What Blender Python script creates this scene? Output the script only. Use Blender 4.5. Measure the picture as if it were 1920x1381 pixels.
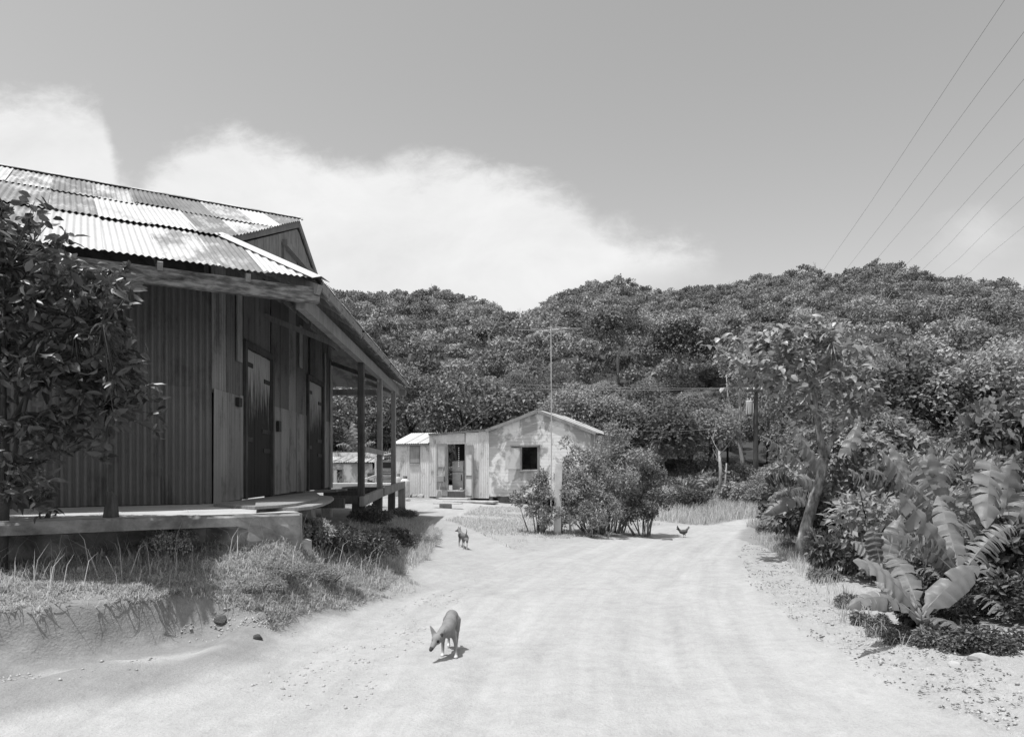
import bpy, bmesh, math, random
import numpy as np
from mathutils import Vector, Matrix

for _o in list(bpy.data.objects):
    bpy.data.objects.remove(_o, do_unlink=True)
scene = bpy.context.scene
COL = scene.collection
rnd = random.Random(7)
rng = np.random.default_rng(11)

# ------------------------------------------------------------------ camera
F, CX, HY, EYE = 1350.0, 960.0, 878.0, 1.6      # measured from the photograph (1920 px wide)
cam_d = bpy.data.cameras.new("camera")
cam = bpy.data.objects.new("camera", cam_d)
COL.objects.link(cam)
cam.location = (0, 0, EYE)
cam.rotation_euler = (math.radians(90), 0, 0)
cam_d.sensor_width = 36.0
cam_d.lens = F / 1920 * 36.0
cam_d.shift_y = (HY - 690.5) / 1920
cam_d.clip_start = 0.05
cam_d.clip_end = 5000
scene.camera = cam
scene.render.resolution_x, scene.render.resolution_y = 1024, 736

# ------------------------------------------------------------------ sun, sky, exposure
SUN_TRAVEL = Vector((0.25, 0.125, -1.0)).normalized()
sun_d = bpy.data.lights.new("sun", 'SUN')
sun_d.energy = 4.6
sun_d.angle = math.radians(0.53)
sun_d.color = (1.0, 1.0, 1.0)
sun = bpy.data.objects.new("sun", sun_d)
COL.objects.link(sun)
sun.rotation_euler = SUN_TRAVEL.to_track_quat('-Z', 'Y').to_euler()
sun.location = (-10, -5, 40)
SUN_EL = math.asin(-SUN_TRAVEL.z)
SUN_AZ = math.atan2(-SUN_TRAVEL.x, -SUN_TRAVEL.y)

scene.view_settings.view_transform = 'Standard'
scene.view_settings.look = 'None'
scene.view_settings.exposure = 0.0
scene.view_settings.gamma = 1.0
scene.view_settings.use_curve_mapping = False

world = bpy.data.worlds.new("World")
scene.world = world
world.use_nodes = True
def build_world():
    nt = world.node_tree
    nt.nodes.clear()
    N, L = nt.nodes.new, nt.links.new
    def math_(op, a, b=None, clamp=False):
        n = N('ShaderNodeMath'); n.operation = op; n.use_clamp = clamp
        for i, v in enumerate((a, b)):
            if v is None: continue
            if isinstance(v, (int, float)): n.inputs[i].default_value = v
            else: L(v, n.inputs[i])
        return n.outputs[0]
    out = N('ShaderNodeOutputWorld'); bg = N('ShaderNodeBackground')
    sky = N('ShaderNodeTexSky'); sky.sky_type = 'NISHITA'; sky.sun_disc = False
    sky.sun_elevation = SUN_EL; sky.sun_rotation = SUN_AZ
    sky.air_density = 1.0; sky.dust_density = 1.6; sky.ozone_density = 1.0
    bw = N('ShaderNodeRGBToBW'); L(sky.outputs[0], bw.inputs[0])
    tc = N('ShaderNodeTexCoord'); sep = N('ShaderNodeSeparateXYZ'); L(tc.outputs['Generated'], sep.inputs[0])
    ay = math_('MAXIMUM', math_('ABSOLUTE', sep.outputs[1]), 0.12)
    u = math_('DIVIDE', sep.outputs[0], ay)
    v = math_('DIVIDE', sep.outputs[2], ay)
    t = math_('DIVIDE', math_('ADD', u, 0.80), 1.60, True)
    fc = N('ShaderNodeFloatCurve')
    pts = [(-90, 175), (25, 165), (130, 172), (190, 190), (222, 300), (255, 335), (300, 290), (350, 250), (440, 228), (520, 262),
           (600, 275), (700, 292), (840, 288), (960, 310), (1060, 345), (1130, 395), (1230, 445), (1330, 470), (1375, 520), (1420, 620), (1500, 720), (2040, 740)]
    cv = fc.mapping.curves[0]
    P = [(((x - 960) / 1350 + 0.8) / 1.6, (878 - y) / 1350) for x, y in pts]
    P = [(min(max(a, 0), 1), b) for a, b in P]
    cv.points[0].location = P[0]; cv.points[1].location = P[-1]
    for p in P[1:-1]: cv.points.new(*p)
    for p in cv.points: p.handle_type = 'VECTOR'
    fc.mapping.update()
    L(t, fc.inputs['Value'])
    comb = N('ShaderNodeCombineXYZ'); L(math_('MULTIPLY', u, 1.0), comb.inputs[0]); L(math_('MULTIPLY', v, 1.7), comb.inputs[1])
    def noise(scale, detail, rough, dist=0.0, off=0.0):
        n = N('ShaderNodeTexNoise'); n.inputs['Scale'].default_value = scale; n.inputs['Detail'].default_value = detail
        n.inputs['Roughness'].default_value = rough; n.inputs['Distortion'].default_value = dist
        va = N('ShaderNodeVectorMath'); va.operation = 'ADD'; va.inputs[1].default_value = (off, off * .7, off * .3)
        L(comb.outputs[0], va.inputs[0]); L(va.outputs[0], n.inputs['Vector'])
        return n.outputs['Fac']
    n1 = math_('SUBTRACT', noise(5.5, 9, 0.62, 0.3), 0.5)
    n2 = math_('SUBTRACT', noise(26, 6, 0.65, 0.5, 3.1), 0.5)
    d = math_('SUBTRACT', fc.outputs[0], v)
    d = math_('ADD', d, math_('MULTIPLY', n1, 0.12))
    d = math_('ADD', d, math_('MULTIPLY', n2, 0.05))
    mr = N('ShaderNodeMapRange'); mr.interpolation_type = 'SMOOTHSTEP'; L(d, mr.inputs[0])
    mr.inputs[1].default_value = -0.012; mr.inputs[2].default_value = 0.05
    fl = N('ShaderNodeFloatCurve'); cl = fl.mapping.curves[0]
    lo = [(-90, 878), (900, 800), (1000, 590), (1080, 548), (1150, 520), (1230, 497), (1310, 474), (1400, 470), (2040, 470)]
    lo = [(min(max(((x - 960) / 1350 + 0.8) / 1.6, 0), 1), (878 - y) / 1350) for x, y in lo]
    cl.points[0].location = lo[0]; cl.points[1].location = lo[-1]
    for p in lo[1:-1]: cl.points.new(*p)
    fl.mapping.update(); L(t, fl.inputs['Value'])
    mlo = N('ShaderNodeMapRange'); mlo.interpolation_type = 'SMOOTHSTEP'
    L(math_('ADD', math_('SUBTRACT', v, fl.outputs[0]), math_('MULTIPLY', n1, 0.05)), mlo.inputs[0]); mlo.inputs[1].default_value = -0.05; mlo.inputs[2].default_value = 0.02
    m1 = math_('MULTIPLY', mr.outputs[0], mlo.outputs[0])
    # small separate cloud low in the right of the sky
    du = math_('DIVIDE', math_('SUBTRACT', u, 0.64), 0.085); dv = math_('DIVIDE', math_('SUBTRACT', v, 0.315), 0.05)
    rr = math_('SQRT', math_('ADD', math_('MULTIPLY', du, du), math_('MULTIPLY', dv, dv)))
    e = math_('ADD', math_('SUBTRACT', 1.0, rr), math_('MULTIPLY', n1, 2.4))
    mr2 = N('ShaderNodeMapRange'); mr2.interpolation_type = 'SMOOTHSTEP'; L(e, mr2.inputs[0])
    mr2.inputs[1].default_value = -0.2; mr2.inputs[2].default_value = 1.5; mr2.inputs[4].default_value = 0.55
    m = math_('MAXIMUM', m1, mr2.outputs[0], True)
    body = math_('ADD', math_('MULTIPLY', noise(4.0, 7, 0.6, 0.4, 7.7), 0.34), 0.70)
    inner = math_('ADD', math_('MULTIPLY', noise(3.2, 8, 0.65, 0.6, 1.9), 0.7), 0.70, True)
    m = math_('MULTIPLY', m, inner, True)
    clear = math_('MULTIPLY', bw.outputs[0], SKY_GAIN)
    mix = N('ShaderNodeMix'); mix.data_type = 'FLOAT'
    L(m, mix.inputs[0]); L(clear, mix.inputs[2]); L(math_('DIVIDE', body, 0.1), mix.inputs[3])
    L(mix.outputs[0], bg.inputs['Color']); bg.inputs['Strength'].default_value = 0.1
    L(bg.outputs[0], out.inputs[0])
SKY_GAIN = 2.1
build_world()

# ------------------------------------------------------------------ projection helpers (photograph -> place)
def P(px, py, Y):
    return np.array([(px - CX) * Y / F, Y, EYE + (HY - py) * Y / F])
def XY(px, py, z):
    Y = F * (EYE - z) / (py - HY)
    return np.array([(px - CX) * Y / F, Y])
UP = np.array([0., 0., 1.])
def nrm(v):
    v = np.asarray(v, float); return v / max(np.linalg.norm(v), 1e-9)
def A(*v): return np.array(v, float)

# ------------------------------------------------------------------ numpy noise
def _hash(ix, iy, s):
    h = (ix.astype(np.int64) * 374761393 + iy.astype(np.int64) * 668265263 + s * 1274126177) & 0x7fffffff
    h = ((h ^ (h >> 13)) * 1274126177) & 0x7fffffff
    return ((h ^ (h >> 16)) & 0xffff) / 65535.0
def vnoise(x, y, s=0):
    ix, iy = np.floor(x), np.floor(y); fx, fy = x - ix, y - iy
    fx, fy = fx * fx * (3 - 2 * fx), fy * fy * (3 - 2 * fy)
    a = _hash(ix, iy, s); b = _hash(ix + 1, iy, s); c = _hash(ix, iy + 1, s); d = _hash(ix + 1, iy + 1, s)
    return (a * (1 - fx) + b * fx) * (1 - fy) + (c * (1 - fx) + d * fx) * fy
def fbm(x, y, o=4, s=0):
    r = 0; a = .5
    for i in range(o):
        r = r + a * (vnoise(x, y, s + i) - .5); x = x * 2.03 + 7.1; y = y * 2.03 + 3.7; a *= .5
    return r

# ------------------------------------------------------------------ materials (monochrome)
def new_mat(name):
    m = bpy.data.materials.new(name); m.use_nodes = True
    nt = m.node_tree; nt.nodes.clear()
    out = nt.nodes.new('ShaderNodeOutputMaterial'); b = nt.nodes.new('ShaderNodeBsdfPrincipled')
    nt.links.new(b.outputs[0], out.inputs[0])
    return m, nt, b
def g3(v): return (v, v, v, 1)
def nmath(nt, op, a, b=None, clamp=False):
    n = nt.nodes.new('ShaderNodeMath'); n.operation = op; n.use_clamp = clamp
    for i, v in enumerate((a, b)):
        if v is None: continue
        if isinstance(v, (int, float)): n.inputs[i].default_value = v
        else: nt.links.new(v, n.inputs[i])
    return n.outputs[0]
def coord(nt, kind='Object', scale=(1, 1, 1), rand=False):
    if kind == 'World':
        c = nt.nodes.new('ShaderNodeNewGeometry').outputs['Position']
    else:
        c = nt.nodes.new('ShaderNodeTexCoord').outputs[kind]
    if rand:
        oi = nt.nodes.new('ShaderNodeObjectInfo')
        va = nt.nodes.new('ShaderNodeVectorMath'); va.operation = 'MULTIPLY_ADD'
        cb = nt.nodes.new('ShaderNodeCombineXYZ')
        nt.links.new(oi.outputs['Random'], cb.inputs[0]); nt.links.new(oi.outputs['Random'], cb.inputs[1])
        nt.links.new(cb.outputs[0], va.inputs[0]); va.inputs[1].default_value = (37, 53, 0); nt.links.new(c, va.inputs[2])
        c = va.outputs[0]
    mp = nt.nodes.new('ShaderNodeMapping'); mp.inputs['Scale'].default_value = scale
    nt.links.new(c, mp.inputs[0])
    return mp.outputs[0]
def tnoise(nt, vec, scale, detail=5, rough=.6, dist=0.):
    n = nt.nodes.new('ShaderNodeTexNoise'); nt.links.new(vec, n.inputs['Vector'])
    n.inputs['Scale'].default_value = scale; n.inputs['Detail'].default_value = detail
    n.inputs['Roughness'].default_value = rough; n.inputs['Distortion'].default_value = dist
    return n.outputs['Fac']
def ramp(nt, fac, stops):
    r = nt.nodes.new('ShaderNodeValToRGB'); nt.links.new(fac, r.inputs[0])
    e = r.color_ramp.elements
    e[0].position, e[0].color = stops[0][0], g3(stops[0][1])
    e[1].position, e[1].color = stops[-1][0], g3(stops[-1][1])
    for p, v in stops[1:-1]:
        q = e.new(p); q.color = g3(v)
    return r.outputs[0]
def fmix(nt, fac, a, b):
    n = nt.nodes.new('ShaderNodeMix'); n.data_type = 'FLOAT'
    for i, v in ((0, fac), (2, a), (3, b)):
        if isinstance(v, (int, float)): n.inputs[i].default_value = v
        else: nt.links.new(v, n.inputs[i])
    return n.outputs[0]
def bump(nt, b, h, strength=.4, dist=.02):
    n = nt.nodes.new('ShaderNodeBump'); n.inputs['Strength'].default_value = strength; n.inputs['Distance'].default_value = dist
    nt.links.new(h, n.inputs['Height']); nt.links.new(n.outputs[0], b.inputs['Normal'])
def surf(name, lo, hi, scale=6, stretch=(1, 1, 1), rough=.85, kind='Object', detail=6, bstr=.3, bdist=.01, rand=True, spec=.3, metal=0., stops=None):
    m, nt, b = new_mat(name)
    v = coord(nt, kind, stretch, rand)
    n = tnoise(nt, v, scale, detail, .65, .2)
    c = ramp(nt, n, stops or [(.3, lo), (.7, hi)])
    nt.links.new(c, b.inputs['Base Color'])
    b.inputs['Roughness'].default_value = rough; b.inputs['Specular IOR Level'].default_value = spec; b.inputs['Metallic'].default_value = metal
    if bstr: bump(nt, b, n, bstr, bdist)
    return m
def zinc(name, lo, hi, rust, amount, rough=.6, scale=2.2, streak=0., under=0.):
    m, nt, b = new_mat(name)
    v = coord(nt, 'Object', (1, .35, 1), True)
    n1 = tnoise(nt, v, scale, 6, .6, .3)
    v2 = coord(nt, 'Object', (1, 1, 1), True)
    n2 = tnoise(nt, v2, 9, 4, .6)
    n3 = tnoise(nt, v2, 1.1, 3, .5)
    base = fmix(nt, n2, lo, hi)
    mask = nmath(nt, 'ADD', n1, nmath(nt, 'MULTIPLY', nmath(nt, 'SUBTRACT', n2, .5), .35))
    mr = nt.nodes.new('ShaderNodeMapRange'); nt.links.new(mask, mr.inputs[0])
    mr.inputs[1].default_value = 1 - amount - .06; mr.inputs[2].default_value = 1 - amount + .10
    mr.clamp = True
    col = fmix(nt, mr.outputs[0], base, fmix(nt, n2, rust * .7, rust * 1.3))
    col = nmath(nt, 'MULTIPLY', col, nmath(nt, 'ADD', nmath(nt, 'MULTIPLY', n3, .35), .82))
    oi = nt.nodes.new('ShaderNodeObjectInfo')
    col = nmath(nt, 'MULTIPLY', col, nmath(nt, 'ADD', nmath(nt, 'MULTIPLY', oi.outputs['Random'], .25), .87))
    if streak:
        sn = tnoise(nt, coord(nt, 'Object', (13, .22, .01), True), 1.6, 5, .7, .1)
        col = nmath(nt, 'MULTIPLY', col, nmath(nt, 'ADD', nmath(nt, 'MULTIPLY', nmath(nt, 'SUBTRACT', sn, .5), streak * 2.2), 1.0))
    if under:   # faces turned downward get a darker colour than the upper ones
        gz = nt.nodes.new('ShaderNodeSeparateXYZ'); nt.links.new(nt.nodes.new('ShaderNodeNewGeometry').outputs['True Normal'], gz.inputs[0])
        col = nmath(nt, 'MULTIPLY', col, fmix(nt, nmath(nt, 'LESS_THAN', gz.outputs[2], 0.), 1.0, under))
    nt.links.new(col, b.inputs['Base Color'])
    b.inputs['Roughness'].default_value = rough; b.inputs['Specular IOR Level'].default_value = .25
    bump(nt, b, n2, .15, .004)
    return m
def timber(name, lo, hi, axis=2, rough=.9):
    st = [9, 9, 9]; st[axis] = .6
    m, nt, b = new_mat(name)
    v = coord(nt, 'Object', tuple(st), True); v2 = coord(nt, 'Object', (1, 1, 1), True)
    n = tnoise(nt, v, 3, 6, .7, .4); n2 = tnoise(nt, v2, 2.5, 4, .6)
    f = nmath(nt, 'ADD', nmath(nt, 'MULTIPLY', n, .7), nmath(nt, 'MULTIPLY', n2, .5))
    col = ramp(nt, f, [(.4, lo), (.8, hi)])
    nt.links.new(col, b.inputs['Base Color']); b.inputs['Roughness'].default_value = rough
    b.inputs['Specular IOR Level'].default_value = .2
    bump(nt, b, n, .5, .006)
    return m
def leafmat(name, lo, hi, rough=.45, trans=.25, spec=.5, objvar=.4, attr=None):
    m, nt, b = new_mat(name)
    geo = nt.nodes.new('ShaderNodeNewGeometry'); oi = nt.nodes.new('ShaderNodeObjectInfo')
    v = fmix(nt, geo.outputs['Random Per Island'], lo, hi)
    if attr:
        at = nt.nodes.new('ShaderNodeAttribute'); at.attribute_name = attr
        src = at.outputs['Fac']
    else:
        src = oi.outputs['Random']
    v = nmath(nt, 'MULTIPLY', v, nmath(nt, 'ADD', nmath(nt, 'MULTIPLY', src, objvar * 2), 1 - objvar))
    nt.links.new(v, b.inputs['Base Color']); b.inputs['Roughness'].default_value = rough
    b.inputs['Specular IOR Level'].default_value = spec
    tr = nt.nodes.new('ShaderNodeBsdfTranslucent'); nt.links.new(nmath(nt, 'MULTIPLY', v, 1.6), tr.inputs[0])
    mx = nt.nodes.new('ShaderNodeMixShader'); mx.inputs[0].default_value = trans
    out = [n for n in nt.nodes if n.type == 'OUTPUT_MATERIAL'][0]
    nt.links.new(b.outputs[0], mx.inputs[1]); nt.links.new(tr.outputs[0], mx.inputs[2]); nt.links.new(mx.outputs[0], out.inputs[0])
    return m

M = {}
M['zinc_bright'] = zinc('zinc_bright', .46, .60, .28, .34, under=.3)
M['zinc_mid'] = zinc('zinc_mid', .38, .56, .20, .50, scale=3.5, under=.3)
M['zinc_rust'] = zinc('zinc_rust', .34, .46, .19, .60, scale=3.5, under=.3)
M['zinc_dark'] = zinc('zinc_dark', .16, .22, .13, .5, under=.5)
M['wall_zinc'] = zinc('wall_zinc', .14, .19, .09, .42, .45, streak=.35)
M['wall_zinc_pale'] = zinc('wall_zinc_pale', .24, .31, .14, .42, .5, streak=.5)
M['shack_zinc'] = zinc('shack_zinc', .55, .78, .30, .38, .8, 3)
M['timber_dark'] = timber('timber_dark', .035, .13)
M['timber_grey'] = timber('timber_grey', .16, .36)
M['timber_pale'] = timber('timber_pale', .30, .58)
M['timber_gable'] = timber('timber_gable', .17, .40)
M['beam_paint'] = surf('beam_paint', .10, .46, 7, (.6, .6, 2.5), stops=[(.34, .05), (.48, .15), (.62, .30)])
M['iron'] = surf('iron', .02, .06, 12, rough=.6)
M['dark_inside'] = surf('dark_inside', .015, .03, 3, bstr=0)
M['concrete'] = surf('concrete', .30, .46, 3, kind='World', rand=False, bstr=.6, bdist=.02, stops=[(.28, .06), (.48, .20), (.75, .40)])  # platform faces: shade put into the colour, darker than the top
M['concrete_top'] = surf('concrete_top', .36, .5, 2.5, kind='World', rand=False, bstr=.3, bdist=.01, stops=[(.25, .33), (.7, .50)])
M['white_paint'] = surf('white_paint', .5, .75, 5)
M['stone'] = surf('stone', .25, .5, 5, bstr=.8, bdist=.03)
M['wire'] = surf('wire', .03, .05, 3, bstr=0)
M['wire_grey'] = surf('wire_grey', .3, .36, 3, bstr=0)
M['alu'] = surf('alu', .55, .65, 3, bstr=0, rough=.4, metal=.6)
M['bark'] = surf('bark', .07, .30, 9, (1, 1, .45), bstr=.8, bdist=.02, stops=[(.35, .09), (.52, .28), (.68, .55)])
M['bark_dark'] = surf('bark_dark', .03, .1, 9, (1, 1, .4), bstr=.8, bdist=.02)
M['bark_pale'] = surf('bark_pale', .2, .42, 9, (1, 1, .4), bstr=.6, bdist=.02)
M['leaf_forest'] = leafmat('leaf_forest', .15, .27, .7, .22, .15, .55)
M['leaf_far'] = leafmat('leaf_far', .19, .31, .8, .18, .1, .5, 'tone')
M['leaf_gloss'] = leafmat('leaf_gloss', .04, .13, .38, .2, .5, .1)
M['leaf_shrub'] = leafmat('leaf_shrub', .07, .22, .48, .2, .4, .3)
M['leaf_big'] = leafmat('leaf_big', .12, .42, .40, .25, .5, .1)
M['leaf_pale'] = leafmat('leaf_pale', .12, .46, .5, .3, .35, .2)
M['grass'] = leafmat('grass', .26, .55, .6, .35, .2, .0)
M['grass_dry'] = leafmat('grass_dry', .25, .45, .7, .25, .2, .0)
M['banana'] = None
def banana_mat():
    m, nt, b = new_mat('banana_leaf')
    v = coord(nt, 'UV', (1, 1, 1))
    w = nt.nodes.new('ShaderNodeTexWave'); nt.links.new(v, w.inputs[0]); w.inputs['Scale'].default_value = 26; w.inputs['Distortion'].default_value = .6
    w.bands_direction = 'X'
    n = tnoise(nt, coord(nt, 'Object', (1, 1, 1), True), 5, 4)
    oi = nt.nodes.new('ShaderNodeObjectInfo')
    f = nmath(nt, 'ADD', nmath(nt, 'MULTIPLY', w.outputs['Fac'], .25), n)
    c = fmix(nt, f, .09, .25)
    c = nmath(nt, 'MULTIPLY', c, nmath(nt, 'ADD', nmath(nt, 'MULTIPLY', oi.outputs['Random'], .5), .75))
    nt.links.new(c, b.inputs['Base Color']); b.inputs['Roughness'].default_value = .38; b.inputs['Specular IOR Level'].default_value = .5
    bump(nt, b, w.outputs['Fac'], .25, .004)
    tr = nt.nodes.new('ShaderNodeBsdfTranslucent'); nt.links.new(nmath(nt, 'MULTIPLY', c, 1.6), tr.inputs[0])
    mx = nt.nodes.new('ShaderNodeMixShader'); mx.inputs[0].default_value = .28
    out = [q for q in nt.nodes if q.type == 'OUTPUT_MATERIAL'][0]
    nt.links.new(b.outputs[0], mx.inputs[1]); nt.links.new(tr.outputs[0], mx.inputs[2]); nt.links.new(mx.outputs[0], out.inputs[0])
    return m
M['banana'] = banana_mat()

# ------------------------------------------------------------------ object helpers
ORG = {}
def tag(o, label=None, cat=None, group=None, kind=None):
    if label: o['label'] = label
    if cat: o['category'] = cat
    if group: o['group'] = group
    if kind: o['kind'] = kind
    return o
def thing(name, loc, label, cat, group=None):
    o = bpy.data.objects.new(name, None); COL.objects.link(o)
    o.empty_display_size = .2
    o.location = Vector(loc); ORG[o.name] = np.array(loc, float)
    return tag(o, label, cat, group)
def place(name, mesh, mat, parent=None, loc=(0, 0, 0), matrix=None, label=None):
    o = bpy.data.objects.new(name, mesh); COL.objects.link(o)
    if mat is not None:
        if len(mesh.materials) == 0: mesh.materials.append(mat)
        o.material_slots[0].link = 'OBJECT'; o.material_slots[0].material = mat
    if matrix is not None: o.matrix_basis = matrix
    else: o.location = Vector(loc)
    if parent is not None: o.parent = parent
    if label: o['label'] = label
    return o
class MB:
    def __init__(s): s.v = []; s.f = []; s.n = 0
    def add(s, v, f):
        v = np.asarray(v, float).reshape(-1, 3)
        s.v.append(v); s.f += [tuple(i + s.n for i in q) for q in f]; s.n += len(v); return s
    def hexa(s, c):   # 8 corners: bottom 4 ccw, top 4 ccw
        return s.add(c, [(3, 2, 1, 0), (4, 5, 6, 7), (0, 1, 5, 4), (1, 2, 6, 5), (2, 3, 7, 6), (3, 0, 4, 7)])
    def obox(s, o, a, b, c):   # origin corner + three edge vectors
        o, a, b, c = [np.asarray(q, float) for q in (o, a, b, c)]
        return s.hexa([o, o + a, o + a + b, o + b, o + c, o + a + c, o + a + b + c, o + b + c])
    def box(s, ctr, size):
        c = np.asarray(ctr, float); h = np.asarray(size, float) / 2
        return s.obox(c - h, (2 * h[0], 0, 0), (0, 2 * h[1], 0), (0, 0, 2 * h[2]))
    def beam(s, p, q, w, h, up=UP, cham=0):
        p, q = np.asarray(p, float), np.asarray(q, float); d = nrm(q - p)
        a = np.cross(d, up)
        if np.linalg.norm(a) < 1e-4: a = np.cross(d, A(1, 0, 0))
        a = nrm(a); b = np.cross(a, d)
        return s.obox(p - a * w / 2 - b * h / 2, a * w, b * h, q - p)
    def tube(s, pts, rad, k=8, cap=True):
        pts = [np.asarray(p, float) for p in pts]; n = len(pts)
        rad = [rad] * n if isinstance(rad, (int, float)) else rad
        vs = []; ref = A(.37, .61, .21)
        for i in range(n):
            d = nrm(pts[min(i + 1, n - 1)] - pts[max(i - 1, 0)])
            a = nrm(np.cross(d, ref)) if abs(np.dot(d, nrm(ref))) < .95 else nrm(np.cross(d, A(1, 0, 0)))
            b = np.cross(d, a)
            for j in range(k):
                t = 2 * math.pi * j / k
                vs.append(pts[i] + rad[i] * (math.cos(t) * a + math.sin(t) * b))
        f = []
        for i in range(n - 1):
            for j in range(k):
                f.append((i * k + j, i * k + (j + 1) % k, (i + 1) * k + (j + 1) % k, (i + 1) * k + j))
        if cap:
            f.append(tuple(range(k))[::-1]); f.append(tuple((n - 1) * k + j for j in range(k)))
        return s.add(vs, f)
    def lathe(s, c, prof, k=16, axis=2):
        vs = []; c = np.asarray(c, float)
        for r, z in prof:
            for j in range(k):
                t = 2 * math.pi * j / k; vs.append(c + A(r * math.cos(t), r * math.sin(t), z))
        f = []
        for i in range(len(prof) - 1):
            for j in range(k):
                f.append((i * k + j, i * k + (j + 1) % k, (i + 1) * k + (j + 1) % k, (i + 1) * k + j))
        f.append(tuple(range(k))[::-1]); f.append(tuple((len(prof) - 1) * k + j for j in range(k)))
        return s.add(vs, f)
    def mesh(s, name, org=(0, 0, 0), smooth=False, bevel=0):
        v = np.concatenate(s.v) - np.asarray(org, float)
        me = bpy.data.meshes.new(name); me.from_pydata(v.tolist(), [], s.f); me.update()
        bm = bmesh.new(); bm.from_mesh(me)
        if bevel: bmesh.ops.bevel(bm, geom=bm.edges[:], offset=bevel, segments=1, affect='EDGES', clamp_overlap=True)
        bmesh.ops.recalc_face_normals(bm, faces=bm.faces)
        bm.to_mesh(me); bm.free()
        if smooth: me.shade_smooth()
        return me
    def build(s, name, mat, parent=None, smooth=False, bevel=0, label=None):
        org = np.zeros(3)
        v = np.concatenate(s.v)
        if parent is not None: org = ORG.get(parent.name, org)
        ctr = (v.min(0) + v.max(0)) / 2; ctr[2] = v[:, 2].min()
        me = s.mesh(name, ctr, smooth, bevel)
        o = place(name, me, mat, parent, ctr - org, label=label)
        ORG[o.name] = ctr
        return o
def np_mesh(name, verts, faces, smooth=False, attrs=None, uv=None):
    me = bpy.data.meshes.new(name)
    verts = np.ascontiguousarray(verts, np.float32); faces = np.ascontiguousarray(faces, np.int32)
    nf, k = faces.shape
    me.vertices.add(len(verts)); me.vertices.foreach_set('co', verts.ravel())
    me.loops.add(nf * k); me.loops.foreach_set('vertex_index', faces.ravel())
    me.polygons.add(nf); me.polygons.foreach_set('loop_start', np.arange(0, nf * k, k, dtype=np.int32))
    if smooth: me.polygons.foreach_set('use_smooth', np.ones(nf, bool))
    if attrs:
        for an, (dom, arr) in attrs.items():
            a = me.attributes.new(an, 'FLOAT', dom); a.data.foreach_set('value', np.ascontiguousarray(arr, np.float32))
    me.update(calc_edges=True); me.validate()
    return me

# ------------------------------------------------------------------ terrain
CP = [(1000,1381,0),(700,1381,0),(1400,1381,0),(300,1381,.02),(40,1381,.03),(1700,1381,.02),(1900,1381,.06),
 (1000,1230,0),(700,1230,0),(1300,1230,-.01),(520,1240,.0),(1100,1120,-.02),(900,1120,.03),(1300,1120,-.03),(1150,1050,-.1),(1350,1050,-.1),
 (1000,1050,-.02),(1280,1007,-.25),(1380,1007,-.25),(1200,1000,-.2),(1320,984,-.35),
 (870,1028,.0),(860,1000,.08),(830,970,.15),(800,946,.26),(940,944,.2),(880,955,.18),(960,985,.05),(1040,1000,0),(1120,990,0),(1220,988,-.12),
 (100,1150,.42),(220,1130,.43),(330,1120,.42),(420,1125,.34),(500,1150,.2),(600,1110,.2),(690,1090,.15),
 (520,1185,.02),(640,1147,.02),(730,1115,.02),
 (60,1060,.62),(200,1050,.66),(350,1020,.75),(480,996,.88),(555,994,.88),(430,1002,.84),(600,1010,.67),(650,1000,.6),(755,1080,.08),(800,1050,.04),
 (700,1050,.28),(600,1070,.33),(640,1090,.25),(200,1100,.52),(400,1070,.52),(500,1069,.52),(560,1062,.52),(430,1060,.58),
 (1400,1080,-.03),(1550,1200,.02),(1700,1290,.03),(1640,1200,.08),(1750,1222,.13),(1850,1245,.2),(1500,1045,-.05),(1450,1000,-.15)]
W = [(-2.95,14.6,.48),(-3.1,17.3,.40),(-3.2,20,.30),(-4.3,13,.6),(-5,18,.5),(-6,5,.55),(-6,3,.1),(-4,3.4,.03),(-8,2,.2),(-6,9,.8),(-9,12,.9),(-9,20,.8),
 (-4,36,.55),(3,36,.4),(8,34,.15),(0,45,.9),(15,40,-.1),(-15,40,1),(8,29,.0),(5,31,.1),(6,8.5,.15),(6.5,12,0),(9,10,.15),(9,18,-.1),(12,25,-.15),(18,25,.2),
 (7,5,.3),(6,3,.2),(0,-10,0),(10,-10,0),(-10,-10,.2),(18,10,.4),(-18,10,1.0),(-6,26,.35),(-10,30,.7)]
CPW = np.array([[*XY(*c), c[2]] for c in CP] + [list(w) for w in W])
def _rbf_fit(p):
    d = np.linalg.norm(p[:, None, :2] - p[None, :, :2], axis=2)
    n = len(p); Am = np.zeros((n + 3, n + 3)); Am[:n, :n] = -d; Am[:n, n] = 1; Am[:n, n+1:] = p[:, :2]
    Am[n, :n] = 1; Am[n+1:, :n] = p[:, :2].T
    return np.linalg.solve(Am, np.concatenate([p[:, 2], [0, 0, 0]]))
RW = _rbf_fit(CPW)
def rbf(x, y):
    x = np.asarray(x, float); y = np.asarray(y, float); sh = x.shape
    x, y = x.ravel(), y.ravel(); r = np.zeros(len(x))
    for i, c in enumerate(CPW): r -= RW[i] * np.hypot(x - c[0], y - c[1])
    n = len(CPW)
    return (r + RW[n] + RW[n+1] * x + RW[n+2] * y).reshape(sh)
SKY_LINE = [(-900,560),(0,540),(400,526),(600,524),(700,536),(760,532),(830,528),(900,548),(975,578),(1030,546),(1080,522),(1160,508),(1240,532),(1330,530),(1480,508),
            (1520,504),(1560,520),(1600,510),(1640,494),(1670,492),(1710,510),(1760,522),(1840,524),(1920,540),(2400,560),(3200,600)]
SLx = np.array([(a - CX) / F for a, b in SKY_LINE]); SLv = np.array([(HY - b) / F for a, b in SKY_LINE])
def ridgeY(az): return 250 + 40 * np.sin(az * 5 + 1.0) + 30 * (az > .2) * np.clip((az - .2) / .3, 0, 1)
FOOT = 46.
def sstep(a, b, x):
    t = np.clip((x - a) / (b - a), 0, 1); return t * t * (3 - 2 * t)
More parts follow.
